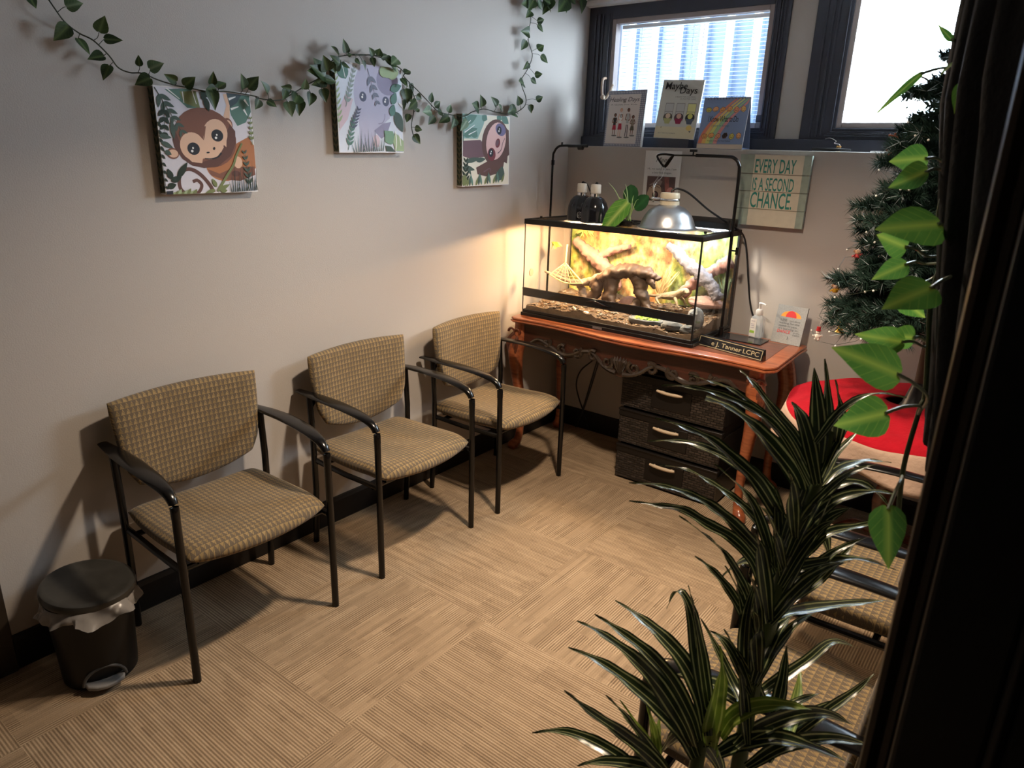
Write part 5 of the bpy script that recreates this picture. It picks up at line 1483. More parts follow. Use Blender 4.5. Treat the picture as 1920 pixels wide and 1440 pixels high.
for pts, rr, fl in (([(.40, -.32, .955), (.46, -.31, 1.00), (.53, -.30, 1.035), (.60, -.29, 1.055), (.68, -.28, 1.058), (.74, -.28, 1.045), (.785, -.28, 1.035)], [.018, .036, .048, .050, .046, .030, .010], .75),
                    ([(.46, -.31, .995), (.44, -.32, .93), (.415, -.33, .86)], [.035, .030, .028], 1), ([(.52, -.30, 1.01), (.52, -.32, .93), (.535, -.34, .85)], [.040, .034, .030], 1),
                    ([(.66, -.28, 1.035), (.685, -.29, .97), (.72, -.30, .91), (.755, -.31, .86)], [.042, .036, .026, .022], 1), ([(.70, -.29, .93), (.67, -.31, .895), (.655, -.33, .855)], [.024, .022, .022], 1), ([(.72, -.28, 1.045), (.755, -.30, 1.01), (.775, -.30, .995)], [.024, .016, .008], 1)):
    tube(b, cr(pts, 10), rr, 20, flat=fl, jit=.05)
roughen(b, .014, 26, 3)
single('driftwood', b, DRIFT, (.58, -.31, .86), 'large dark arched driftwood log in the middle of the tank', 'driftwood', angle=180)
# hammock net
b = nb()
A, B_, C_ = V((.20, -.27, 1.05)), V((.14, -.33, .985)), V((.36, -.33, .965))
for i in range(7):
    q = i / 6
    tube(b, cr([A.lerp(B_, q), (A.lerp(B_, q) + A.lerp(C_, q)) / 2 + V((0, -.008, -.018 * q)), A.lerp(C_, q)], 3), .0013, 5)
    e = B_.lerp(C_, q) + V((0, -.008 * math.sin(PI * q), -.018 * math.sin(PI * q)))
    tube(b, [A, e], .0013, 5)
tube(b, cr([A, B_], 3), .004, 6); tube(b, cr([A, C_], 3), .004, 6)
tube(b, cr([B_, (B_ + C_) / 2 + V((0, -.008, -.02)), C_], 4), .004, 6)
tube(b, [A, A + V((0, .01, .10))], .005, 6)
single('net_hammock', b, mat('straw_cord', (.62, .50, .24), .8), A, 'triangular straw net hammock above the thin branch in the tank', 'hammock')
# bearded dragon
t = thing('bearded_dragon', 'tan spiny lizard basking on the litter at the right of the tank', 'lizard', (.83, -.23, .905))
b = nb()
tube(b, cr([(.60, -.17, .925), (.66, -.175, .925), (.72, -.185, .930), (.76, -.20, .936), (.80, -.215, .945), (.845, -.23, .955), (.875, -.243, .968), (.90, -.253, .985), (.918, -.262, .990), (.936, -.272, .984)], 5),
     [.003, .006, .010, .020, .032, .034, .024, .021, .022, .008], 14, flat=[.9, .9, .85, .65, .6, .65, .8, .8, .72, .6], up=(0, 0, 1), jit=.05)
for p in (((.855, -.245, .952), (.878, -.275, .938), (.893, -.285, .915)), ((.855, -.21, .952), (.885, -.205, .935), (.90, -.21, .915)), ((.775, -.225, .938), (.762, -.26, .932), (.785, -.275, .912)), ((.775, -.185, .938), (.755, -.16, .93), (.775, -.15, .915))):
    tube(b, cr(p, 4), [.010, .008, .005], 8)
    for k in (-1, 0, 1): tube(b, [p[2], V(p[2]) + V((.014, k * .007, -.003))], [.003, .0012], 5)
for i in range(16):                                                           # beard and side spikes
    a = i / 15
    c = V((.76 + .10 * a, -.20 - .043 * a, .935 + .02 * a))
    for s in (-1, 1): tube(b, [c + V((0, s * .028, 0)), c + V((-.004, s * .036, .002))], [.0028, .0006], 5)
for k in range(7): tube(b, [(.905, -.252 + .018 * math.cos(k), .978 + .016 * math.sin(k)), (.895, -.248 + .028 * math.cos(k), .976 + .026 * math.sin(k))], [.003, .0006], 5)
obj('body', b, mat('tan_scales', (.30, .22, .13), .75, var=.4, vscale=60, bump=.6, bscale=160), t, world=True)
b = nb()
for s in (-1, 1): ball(b, (.920 + s * .004, -.262 + s * .0165, .994), .0038, 8, 6)
obj('eye', b, M_GLOSS, t, world=True)
# rocks, slab, dish
def rock(name, label, c, s, m, seed, cat='rock', n=14):
    b = nb()
    ball(b, c, 1, n, 10)
    for v in b.verts:
        d = v.co - V(c)
        k = 1 + .28 * mn.noise(d * 1.6 + V((seed, 0, 0))) + .08 * mn.noise(d * 5 + V((seed, 3, 0)))
        v.co = V(c) + V((d.x * s[0], d.y * s[1], d.z * s[2])) * k
    return single(name, b, m, c, label, cat, angle=25)
STONE = mat('grey_stone', (.13, .14, .14), .85, var=.4, vscale=50, bump=.6, bscale=90)
PSTONE = mat('pink_sandstone', (.33, .20, .17), .85, var=.3, vscale=40, bump=.6, bscale=60)
rock('rock', 'flat pinkish rock ledge at the back right of the tank floor', (.975, -.14, .925), (.095, .06, .030), PSTONE, 1)
rock('rock', 'pink rock under the driftwood arch', (.62, -.27, .885), (.062, .04, .035), PSTONE, 4)
rock('rock', 'upright grey rock block in the front right corner of the tank', (1.035, -.38, .885), (.040, .05, .055), STONE, 7)
rock('rock', 'pale knobbly rock beside the food dish, right of it', (.945, -.435, .848), (.060, .035, .026), STONE, 9)
rock('rock', 'small pale rock in the front right corner of the tank floor', (1.03, -.455, .848), (.035, .028, .022), STONE, 12)
t = thing('food_dish', 'grey stone dish of chopped greens at the front of the tank', 'dish', (.79, -.41, .83))
b = nb(); lathe(b, [(.085, -.012), (.095, .0), (.092, .016), (.080, .020), (.070, .012), (.01, .010)], (.79, -.41, .838), 26, sy=.62)
for v in b.verts: v.co += V((.004 * mn.noise(v.co * 40), .004 * mn.noise(v.co * 43), .003 * mn.noise(v.co * 37)))
obj('dish', b, STONE, t, world=True)
b = nb()
for i in range(150):
    a, q = r.uniform(0, 6.28), r.uniform(0, 1) ** .5
    p = V((.79 + .070 * q * math.cos(a), -.41 + .042 * q * math.sin(a), .850 + r.uniform(0, .014)))
    d = V((r.uniform(-1, 1), r.uniform(-1, 1), r.uniform(-.3, .7))).normalized() * .013
    add_leaf(b, p, p + d, V((0, -.5, 1)), .005, 1 if (p.x < .75 and i % 2) else 0)
o = obj('greens', b, [mat('chopped_greens', (.30, .46, .05), .6), mat('chopped_squash', (.75, .42, .03), .6)], t, world=True)
o['kind'] = 'stuff'
b = nb(); tube(b, cr([(.395, -.47, .862), (.42, -.475, .848), (.45, -.48, .832)], 4), [.006, .008, .006], 8)
single('cuttlebone_stick', b, mat('bone_white', (.72, .62, .46), .6), (.42, -.475, .845), 'pale bone-like stick on the litter at the front left of the tank', 'stick')
rock('pebble', 'small white pebble beside the bone-like stick', (.475, -.47, .845), (.018, .012, .008), mat('white_pebble', (.75, .70, .62), .6), 2, 'pebble', 10)
# plastic plants in the tank
def tuft(name, label, c, n, ln, up, m, w=.004, sp=.6, seed=1):
    q = random.Random(seed)
    b = nb()
    for i in range(n):
        a = q.uniform(0, 6.28)
        d = V((math.cos(a) * sp, math.sin(a) * sp * .6, up * q.uniform(.6, 1.2))).normalized() * ln * q.uniform(.5, 1)
        p = V(c) + V((q.uniform(-.015, .015), q.uniform(-.01, .01), 0))
        e = p + d
        e.y = min(e.y, TY1 - .012); e.x = min(max(e.x, TX0 + .006), TX1 - .008)
        add_leaf(b, p, e, V((q.uniform(-.4, .4), -1, .3)), w * q.uniform(.7, 1.3), 0, STRAP, droop=.15)
    return single(name, b, m, c, label, 'plant', angle=180)
YG = mat('yellow_green_plastic_leaf', (.40, .44, .08), .5)
TUF = mat('dry_grass', (.50, .36, .17), .7)
tuft('hanging_sprig', 'small yellow-green sprig hanging at the upper left inside the tank', (.115, -.26, 1.155), 34, .045, -.6, YG, .005, .8, 2)
tuft('hanging_sprig', 'olive sprig hanging from the lid at the back left of the tank', (.20, -.10, 1.225), 40, .07, -.5, mat('olive_plastic_leaf', (.24, .26, .07), .6), .004, .8, 3)
tuft('grass_tuft', 'dry straw-coloured grass tuft behind the driftwood', (.72, -.14, .93), 60, .16, 1.2, TUF, .0025, .6, 4)
tuft('grass_tuft', 'dark grassy plant low in the back right corner of the tank', (1.055, -.095, .955), 50, .13, 1.4, mat('grey_green_leaf', (.13, .20, .11), .6), .0025, .5, 5)
tuft('grass_tuft', 'brown grassy plant at the back left of the tank', (.30, -.09, .90), 50, .17, 1.4, mat('brown_grass', (.30, .24, .10), .7), .0025, .5, 6)

# ---------------------------------------------------------------- lamps on the lid
t = thing('dual_dome_lamp', 'glossy black twin dome lamp fixture at the left of the tank lid', 'lamp', (.385, -.36, TZ1))
cen = [V((.335, -.352, TZ1 + .001)), V((.437, -.385, TZ1 + .001))]
prof = [(.071, 0), (.073, .004), (.071, .010), (.071, .045), (.067, .075), (.058, .100), (.044, .118), (.030, .127), (.022, .128)]
b = nb(); lathe(b, prof, cen[0], 36, caps=(False, True)); obj('dome', b, M_GLOSS, t, world=True)
b = nb(); lathe(b, prof, cen[1], 36, caps=(False, True)); obj('dome', b, M_GLOSS, t, world=True)
b = nb()
mid = (cen[0] + cen[1]) / 2
box(b, (-.028, -.045, .002), (.028, .05, .098), mat=Matrix.Translation(mid) @ Matrix.Rotation(math.atan2(-.033, .102), 4, 'Z'))
bmesh.ops.recalc_face_normals(b, faces=b.faces)
obj('bridge', b, M_GLOSS, t, world=True, bevel=.02, seg=4)
for c in cen:
    b = nb(); lathe(b, [(.024, .124), (.024, .142), (.020, .144)], c, 24, caps=(False, True)); obj('collar', b, M_CHROME, t, world=True)
    b = nb(); lathe(b, [(.021, .142), (.0255, .144), (.0262, .15), (.0255, .183), (.022, .187), (.006, .188)], c, 24); s_ = obj('socket', b, mat('ivory_ceramic', (.66, .62, .54), .4), t, world=True)
    b = nb(); ball(b, c + V((.002, .002, .190)), .0085, 10, 6); obj('switch_knob', b, M_BLACKP, s_, world=True)
b = nb(); tube(b, cr([cen[0] + V((.008, 0, .192)), cen[0] + V((.025, .008, .180)), cen[0] + V((.045, .02, .13)), cen[0] + V((.06, .06, .03)), cen[0] + V((.05, .20, .005))], 5), .0035, 8)
obj('cord', b, M_BLACKP, t, world=True)
b = nb()
dn = (CAM - mid); dn.z = 0; dn.normalize()
e0 = mid + V((-.012, -.056, .034))
sx_ = V((.95, -.3, 0)).normalized()
tube(b, [e0 + sx_ * (.015 * math.cos(q)) + V((0, -.004, .015 * math.sin(q))) for q in [2 * PI * k / 24 for k in range(25)]], .0013, 6)
tube(b, [e0 + V((0, -.004, -.010)), e0 + V((0, -.004, .010))], .0013, 6)
for k in (-1, 1): tube(b, cr([e0 + sx_ * (k * .003) + V((0, -.004, -.007)), e0 + sx_ * (k * .009) + V((0, -.004, 0)), e0 + sx_ * (k * .004) + V((0, -.004, .008))], 3), .0011, 6)
obj('emblem', b, M_CHROME, t, world=True)
for c in cen:
    b = nb(); ball(b, c + V((0, 0, .055)), .028, 14, 8); obj('bulb', b, mat('warm_bulb', (1, .8, .5), .5, emit=(1, .62, .28), estr=14), t, world=True)
light('basking_bulb', 'SPOT', cen[0] + V((0, 0, .012)), 75, (1.0, .62, .30), cen[0] - V((0, 0, 1)), spot_size=math.radians(172), spot_blend=.12, shadow_soft_size=.06)
light('basking_bulb', 'SPOT', cen[1] + V((0, 0, .022)), 45, (1.0, .72, .42), cen[1] - V((0, 0, 1)), spot_size=math.radians(150), spot_blend=.5, shadow_soft_size=.03)

DC = V((.826, -.345, TZ1 + .001))
t = thing('dome_lamp', 'aluminium dome clamp lamp with cream socket standing on the tank lid', 'lamp', DC)
b = nb()
lathe(b, [(.142, .001), (.145, .004), (.137, .008), (.131, .014), (.124, .035), (.110, .064), (.090, .088), (.068, .102), (.052, .108), (.047, .112)], DC, 52, caps=(False, True))
obj('reflector', b, M_ALU, t, world=True)
b = nb(); lathe(b, [(.046, .108), (.046, .114), (.0455, .128), (.043, .130), (.043, .141), (.0455, .143), (.046, .160), (.043, .167), (.020, .168)], DC, 32); so = obj('socket', b, M_CREAM, t, world=True)
b = nb(); ring_p = [DC + V((.0445 * math.cos(q), .0445 * math.sin(q), .1355)) for q in [2 * PI * k / 32 for k in range(33)]]
tube(b, ring_p, .005, 6, flat=1.0)
tube(b, [DC + V((-.045, -.01, .1355)), DC + V((-.075, -.02, .1355))], .006, 8)
ball(b, DC + V((-.078, -.022, .1355)), .010, 8, 6)
tube(b, [DC + V((-.075, -.02, .12)), DC + V((-.075, -.02, .165))], .004, 6)
obj('clamp', b, M_CHROME, so, world=True)
b = nb()
tube(b, cr([DC + V((.005, 0, .166)), DC + V((.008, .004, .180)), DC + V((.03, .02, .186)), DC + V((.075, .05, .165)), DC + V((.15, .11, .095)), DC + V((.22, .19, .035)), (1.10, -.07, 1.27), (1.125, -.05, 1.17), (1.145, -.04, 1.05), (1.17, -.035, .93), (1.205, -.03, .84), (1.235, -.028, .775), (1.245, -.027, .62), (1.24, -.03, .40)], 6), .0048, 8)
obj('cord', b, M_BLACKP, t, world=True)
b = nb(); ball(b, DC + V((0, 0, .065)), .034, 14, 8); obj('bulb', b, mat('white_bulb', (1, .95, .85), .5, emit=(1, .86, .66), estr=22), t, world=True)
light('heat_bulb', 'SPOT', DC + V((0, 0, .026)), 80, (1.0, .84, .64), DC - V((0, 0, 1)), spot_size=math.radians(160), spot_blend=.35, shadow_soft_size=.04)
b = nb()                                                                      # wire bail from the lamp up to the stand hook
hk = V((.705, -.2, 1.585))
for k in (-1, 1): tube(b, cr([hk + V((0, 0, .004)), hk + V((k * .012, -.01, -.03)), hk + V((k * .010, -.03, -.06)), DC + V((-.078 + k * .004, -.02, .20)), DC + V((-.076, -.02, .150))], 4), .0016, 6)
o = obj('hanging_wire', b, M_CHROME, t, world=True)

t = thing('strip_light', 'slim black strip light glowing bluish white on the back right of the lid', 'lamp', (.94, -.12, TZ1))
b = nb()
for A in ((.80, -.152, TZ1 + .004),):
    prism(b, [(-.165, .0), (-.172, .030), (-.10, .048), (-.075, .044), (-.075, 0), (-.085, 0), (-.087, .036), (-.10, .038), (-.155, .026), (-.155, 0)], (.79, 0, TZ1 + .004), (0, 1, 0), (0, 0, 1), (.275, 0, 0))
box(b, (.785, -.172, TZ1 + .001), (.792, -.075, TZ1 + .05)); box(b, (1.06, -.172, TZ1 + .001), (1.068, -.075, TZ1 + .05))
bmesh.ops.recalc_face_normals(b, faces=b.faces)
obj('housing', b, M_BLACKP, t, world=True, smooth=False)
b = nb(); tube(b, [(.795, -.118, TZ1 + .020), (1.058, -.118, TZ1 + .020)], .008, 10)
obj('tube', b, mat('cool_tube', (.9, .95, 1), .4, emit=(.72, .90, 1.0), estr=28), t, world=True)
light('strip_tube_light', 'AREA', (.927, -.118, TZ1 + .008), 10, (.74, .90, 1.0), (.927, -.118, 0), shape='RECTANGLE', size=.255, size_y=.03)
b = nb(); prism(b, [(0, 0), (.20, 0), (.20, .003), (0, .003)], (.80, -.230, TZ1 + .003), (1, 0, 0), (0, .8, .6), V((0, .02, -.015)))
obj('reflector_flap', b, mat('white_reflector', (.8, .85, .9), .35), t, world=True, smooth=False)

# hook stands
def stand(label, pts, base, hook, rr=.0062):
    t = thing('lamp_stand', label, 'stand', base)
    b = nb(); tube(b, cr(pts, 7), rr, 10); p_ = obj('pole', b, M_BLACK, t, world=True)
    b = nb(); hook(b); obj('hook', b, M_BLACK, t, world=True)
    return t
def hook_r(b):
    tube(b, [(.88, -.2, 1.632), (.745, -.2, 1.631)], .004, 8)
    tube(b, cr([(.752, -.2, 1.631), (.70, -.2, 1.635), (.668, -.2, 1.628), (.672, -.2, 1.612), (.702, -.2, 1.580), (.718, -.2, 1.578), (.742, -.2, 1.612), (.752, -.2, 1.629)], 4), .0052, 8)
    tube(b, cr([(.752, -.203, 1.629), (.738, -.203, 1.615), (.712, -.203, 1.578)], 3), .0055, 8)
    tube(b, [(.855, -.2, 1.632), (.855, -.2, 1.650)], .004, 8); box(b, (.838, -.206, 1.648), (.872, -.194, 1.660))
st = stand('tall black hook stand at the right end of the tank, holding the dome lamp wire', [(1.10, -.20, .79), (1.098, -.20, 1.0), (1.094, -.2, 1.3), (1.092, -.2, 1.55), (1.085, -.2, 1.60), (1.060, -.2, 1.626), (1.02, -.2, 1.632), (.87, -.2, 1.633)], (1.10, -.2, .7788), hook_r, .0078)
obj('base_plate', bx((1.095, -.235, .7790, 1.31, -.105, .7850)), M_GLOSS, st, world=True, smooth=False, bevel=.002)
b = nb(); tube(b, [(1.10, -.2, .785), (1.10, -.2, .83)], .012, 10); tube(b, [(1.104, -.2, 1.205), (1.13, -.2, 1.205)], .004, 8); box(b, (1.122, -.206, 1.188), (1.136, -.194, 1.222))
obj('clamp_knob', b, M_BLACK, st, world=True, bevel=.002)
def hook_l(b):
    tube(b, [(.17, -.255, 1.662), (.29, -.255, 1.664)], .0075, 8)
    tube(b, [(.13, -.255, 1.668), (.13, -.255, 1.680)], .005, 8)
    tube(b, [(.235, -.255, 1.655), (.262, -.255, 1.655)], .012, 8)
    tube(b, [(.076, -.255, 1.563), (.076, -.255, 1.588)], .009, 8)
stand('tall black hook stand at the left back of the tank by the corner', [(.074, -.255, .785), (.074, -.255, 1.3), (.075, -.255, 1.585), (.082, -.255, 1.63), (.105, -.255, 1.656), (.14, -.255, 1.663), (.24, -.255, 1.664)], (.074, -.255, .7788), hook_l, .0062)

# leafy cutting on the lid
t = thing('lid_plant', 'artificial plant with one large veined leaf on the tank lid between the lamps', 'plant', (.60, -.42, TZ1))
b = nb(); lathe(b, [(.030, 0), (.034, .004), (.036, .022), (.030, .024), (.006, .026)], (.625, -.39, TZ1 + .001), 20); obj('pot', b, M_BLACKP, t, world=True)
VL = m_leaf('veined_hosta_leaf', (.09, .30, .035), (.16, .42, .06), (.62, .78, .22), .45, transl=.3)
b = nb(); add_leaf(b, (.635, -.41, 1.405), (.535, -.485, 1.262), (.25, -.80, .55), .052, 0, [(-.04, .35), (.05, .75), (.18, .98), (.35, 1), (.55, .9), (.75, .62), (.9, .3), (1, 0)], fold=.15, droop=.12)
obj('leaf', b, VL, t, world=True, angle=180)
DKL = m_leaf('dark_round_leaf', (.012, .07, .016), (.02, .10, .025), (.03, .13, .035), .35, transl=.1)
ROUND = [(0, .25), (.08, .6), (.25, .93), (.5, 1), (.72, .86), (.9, .5), (1, .06)]
for bs, tp, hw in (((.635, -.37, 1.40), (.612, -.35, 1.488), .040), ((.655, -.37, 1.375), (.715, -.35, 1.44), .038)):
    b = nb(); add_leaf(b, bs, tp, (.1, -1, .35), hw, 0, ROUND, fold=.12); obj('leaf', b, DKL, t, world=True, angle=180)
b = nb()
rr_ = random.Random(8)
for bs, tp in (((.630, -.39, 1.33), (.505, -.38, 1.492)), ((.640, -.39, 1.33), (.612, -.40, 1.49)), ((.645, -.39, 1.34), (.69, -.40, 1.425)), ((.645, -.39, 1.34), (.655, -.39, 1.44)), ((.635, -.39, 1.33), (.575, -.40, 1.43)), ((.65, -.39, 1.32), (.60, -.40, 1.46))):
    M_ = V(bs).lerp(V(tp), .6) + V((0, 0, .02))
    tube(b, cr([(.628, -.39, TZ1 + .02), bs, M_, tp], 5), [.0022, .0028, .003, .0008], 6, flat=.5)
tube(b, cr([(.628, -.39, TZ1 + .02), (.632, -.395, 1.35), (.638, -.405, 1.40)], 4), .003, 6)
tube(b, cr([(.628, -.39, TZ1 + .02), (.635, -.38, 1.36), (.655, -.37, 1.38)], 4), .0025, 6)
obj('blades', b, mat('pale_green_blade', (.36, .52, .20), .5), t, world=True)

# ---------------------------------------------------------------- small things on the table
t = thing('name_plate', 'black desk name plate with gold border and lettering at the front of the table', 'sign', (1.25, -.45, .7788), math.atan2(-.082, .345))
b = nb()
prism(b, [(-.016, 0), (.020, 0), (.010, .05), (-.002, .05)], (-.172, 0, 0), (0, 1, 0), (0, 0, 1), (.344, 0, 0))
obj('block', b, M_GLOSS, t, smooth=False, bevel=.0015)
fv = V((0, .014, .05)).normalized(); fo = V((0, -.0164, 0))
def F(x, h): return V((x, 0, 0)) + fo + fv * h
b = nb()
for xa, xb, ha, hb in ((-.168, .168, .0035, .0065), (-.168, .168, .0445, .0475), (-.168, -.165, .0035, .0475), (.165, .168, .0035, .0475)):
    o_ = V((0, -.0004, 0))
    q = [b.verts.new(p + o_) for p in (F(xa, ha), F(xb, ha), F(xb, hb), F(xa, hb))]
    b.faces.new(q)
FOIL = mat('gold_foil', (.80, .68, .42), .3, metal=.7)
obj('border', b, FOIL, t, smooth=False)
for body, x, hh, w in (('e J. Tanner', -.018, .020, .162), ('LCPC', .112, .021, .082)):
    b = nb(); text_bm(b, body, F(x, .016) + V((0, -.0004, 0)), (1, 0, 0), fv, hh, width=w, bold=.01)
    obj('lettering', b, FOIL, t, smooth=False)

t = thing('sanitizer_bottle', 'clear pump bottle of hand sanitizer on the table', 'bottle', (1.242, -.10, .7858), math.radians(-8))
b = nb()
def rrect(w, d, n=5, r=.012):
    P = []
    for cx, cy, a0 in ((w - r, d - r, 0), (-w + r, d - r, 90), (-w + r, -d + r, 180), (w - r, -d + r, 270)):
        for k in range(n + 1):
            a = math.radians(a0 + 90 * k / n); P.append((cx + r * math.cos(a), cy + r * math.sin(a)))
    return P
rings = []
for w, z in ((.90, 0), (.98, .003), (1, .01), (1, .088), (.93, .100), (.62, .110), (.42, .116)):
    rings.append([b.verts.new((x * w, y * w, z)) for x, y in rrect(.032, .021)])
for A, B in zip(rings, rings[1:]):
    for i in range(len(A)): b.faces.new((A[i], A[(i + 1) % len(A)], B[(i + 1) % len(A)], B[i]))
b.faces.new(list(reversed(rings[0]))); b.faces.new(rings[-1])
pg = mat('clear_bluish_plastic', (.70, .78, .84), .08, alpha=.32)
obj('body', b, pg, t)
b = nb(); prism(b, [(-.029, .004), (.003, .004), (.003, .094), (-.029, .094)], (0, -.0216, 0), (1, 0, 0), (0, 0, 1), (0, -.0004, 0)); lb = obj('label', b, M_PAPER, t, smooth=False)
b = nb()
prism(b, [(-.028, .022), (-.004, .022), (-.002, .034), (-.026, .036)], (0, -.0222, 0), (1, 0, 0), (0, 0, 1), (0, -.0003, 0), 1)
text_bm(b, 'PURE', (-.013, -.0224, .078), (1, 0, 0), (0, 0, 1), .008, width=.020)
for z in (.066, .058, .048): prism(b, [(-.025, z), (-.006, z), (-.006, z + .002), (-.025, z + .002)], (0, -.0222, 0), (1, 0, 0), (0, 0, 1), (0, -.0003, 0), 0)
obj('label_print', b, [pal('label_lavender_grey', (150, 146, 170)), pal('label_lime', (150, 190, 70))], lb, smooth=False)
b = nb()
lathe(b, [(.016, .112), (.017, .114), (.017, .134), (.013, .140), (.006, .142), (.0055, .162), (.007, .164), (.007, .170), (.002, .171)], (0, 0, 0), 22)
tube(b, cr([(-.004, 0, .170), (.015, -.004, .171), (.034, -.010, .167)], 4), [.0065, .006, .004], 8, flat=.7)
obj('pump', b, M_WHITE, t)

t = thing('small_plaque', 'small speckled grey plaque with a red and orange umbrella at the table end', 'plaque', (1.385, -.105, .7788), math.radians(-6))
b = nb()
mats = [mat('speckled_grey_board', (.34, .35, .345), .8, var=.25, vscale=180)]
w, h = .146, .184
box(b, (-w / 2, .001, 0), (w / 2, .010, h))
bmesh.ops.recalc_face_normals(b, faces=b.faces)
a = Art(b, (-w / 2, 0, 0), (w, 0, 0), (0, 0, h), mats)
a.n = V((0, -1, 0))
a.poly([(.003, .003), (.997, .003), (.997, .997), (.003, .997)], mats[0])
a.ell(.5, .70, .34, .165, pal('umbrella_orange', (236, 160, 66)), 0, 20, 0, 180)
a.ell(.5, .70, .18, .17, pal('umbrella_red', (222, 62, 62)), 0, 20, 0, 180)
a.stroke([(.5, .86), (.5, .885)], .006, .004, pal('umbrella_red', (222, 62, 62)))
Rm = Matrix.Rotation(math.radians(-13), 4, 'X')
b.transform(Rm)
obj('board', b, mats, t, smooth=False)
for body, u, v, hh, ww, mi in (('LIFE', -.030, .59, .011, .030, 0), ("isn't about", .026, .59, .009, .050, 0), ('waiting for the', 0, .515, .010, .100, 0), ('storm to pass', -.004, .44, .010, .090, 0), ("it's learning to", 0, .365, .010, .094, 0), ('DANCE', -.018, .275, .015, .064, 1), ('in the', .044, .30, .007, .030, 0), ('rain', .044, .24, .010, .030, 0), ('J', .006, .14, .012, .006, 0)):
    g = nb()
    text_bm(g, body, (u, -.0024, v * h), (1, 0, 0), (0, 0, 1), hh, width=ww, mi=mi)
    g.transform(Rm)
    obj('lettering', g, [pal('plaque_grey', (96, 98, 100)), pal('umbrella_red', (222, 62, 62))], t, smooth=False)

# cables hanging under the table
b = nb()
tube(b, cr([(.30, -.03, .70), (.30, -.03, .55), (.285, -.03, .47), (.20, -.035, .38), (.175, -.04, .29), (.20, -.04, .20), (.26, -.05, .10), (.30, -.06, .02)], 6), .0045, 7)
single('power_cable', b, M_BLACKP, (.30, -.06, 0), 'black power cable bowing out to the left under the table', 'cable')
b = nb()
tube(b, cr([(.335, -.03, .70), (.325, -.03, .55), (.29, -.03, .40), (.265, -.04, .27), (.235, -.05, .13), (.21, -.06, .02)], 6), .0045, 7)
tube(b, cr([(.345, -.035, .70), (.33, -.035, .52), (.30, -.035, .38), (.272, -.045, .25), (.24, -.055, .12), (.205, -.066, .02)], 6), .004, 7)
single('power_cable', b, M_BLACKP, (.21, -.06, 0), 'pair of black power cables hanging straight down behind the table', 'cable')

# ---------------------------------------------------------------- Christmas tree in the back right corner
TC = V((2.03, -.50, .699))
t = thing('christmas_tree', 'dark green artificial Christmas tree with frosted tips in the corner by the right window', 'tree', TC)
b = nb(); lathe(b, [(.06, .0), (.065, .01), (.05, .03), (.03, .10), (.022, .12)], TC, 20); obj('stand', b, M_BLACKP, t, world=True)
b = nb(); tube(b, [TC + V((0, 0, .10)), TC + V((0, 0, 1.44))], [.022, .008], 10); obj('trunk', b, mat('brown_tree_pole', (.05, .035, .022), .8), t, world=True)
r = random.Random(21)
b = nb(); fr = nb()
def needles(path, n, ln, q):
    P = cr(path, 6)
    for i in range(n):
        k = q.random()
        f = k * (len(P) - 1)
        i0 = min(int(f), len(P) - 2)
        p = P[i0].lerp(P[i0 + 1], f - i0)
        d = (P[i0 + 1] - P[i0]).normalized()
        a = q.uniform(0, 2 * PI)
        o1 = d.orthogonal().normalized()
        o2 = d.cross(o1)
        dr = (d * q.uniform(.35, .9) + (o1 * math.cos(a) + o2 * math.sin(a)) * q.uniform(.5, 1)).normalized()
        l = ln * q.uniform(.6, 1.1)
        w = dr.orthogonal().normalized() * .0016
        m = 1 if (k > .93 and q.random() < .16) else 0
        e = p + dr * l
        if e.x > 2.412 or e.y > -.006: continue
        f_ = b.faces.new([b.verts.new(x) for x in (p - w, p + w, e)])
        f_.material_index = m
nb_ = 0
def Rz(z): return .425 - .23 * (z - 1.0) if z < 1.85 else max(.03, .2575 - (z - 1.85) * .9)
for lev in range(17):
    z = 1.03 + lev * .065
    R0 = Rz(z)
    n = max(6, int(14 - lev * .5))
    for k in range(n):
        a = 2 * PI * (k + .5 * (lev % 2)) / n + r.uniform(-.15, .15)
        L_ = R0 * r.uniform(.76, 1.08)
        d = V((math.cos(a), math.sin(a), 0))
        tip = TC.copy(); tip.z = z + (r.uniform(-.06, .075) if lev else r.uniform(-.02, .05))
        tip += d * L_
        if tip.x > 2.40 or tip.y > -.02:
            s_ = min((2.40 - TC.x) / max(d.x * L_, 1e-6) if d.x > 0 else 9, (-.02 - TC.y) / max(d.y * L_, 1e-6) if d.y > 0 else 9, 1)
            tip = V((TC.x, TC.y, tip.z)) + d * L_ * s_ * .95
        st = V((TC.x, TC.y, z + .06))
        mid_ = st.lerp(tip, .55) + V((0, 0, .015))
        vis = a > PI * .55 and a < PI * 1.85
        needles([st, mid_, tip], 430 if vis else 120, .050, r)
        side = V((-d.y, d.x, 0))
        if L_ > .15 and vis:
            for sg in (-1, 1):
                for fq in (.5, .75):
                    p0 = st.lerp(tip, fq)
                    needles([p0, p0 + (d * .55 + side * sg * .8).normalized() * L_ * .30], 150, .050, r)
obj('foliage', b, [mat('dark_pine_needle', (.012, .032, .022), .7, spec=.25, var=.4, vscale=12), mat('frosted_needle', (.36, .42, .44), .6)], t, world=True, smooth=False)

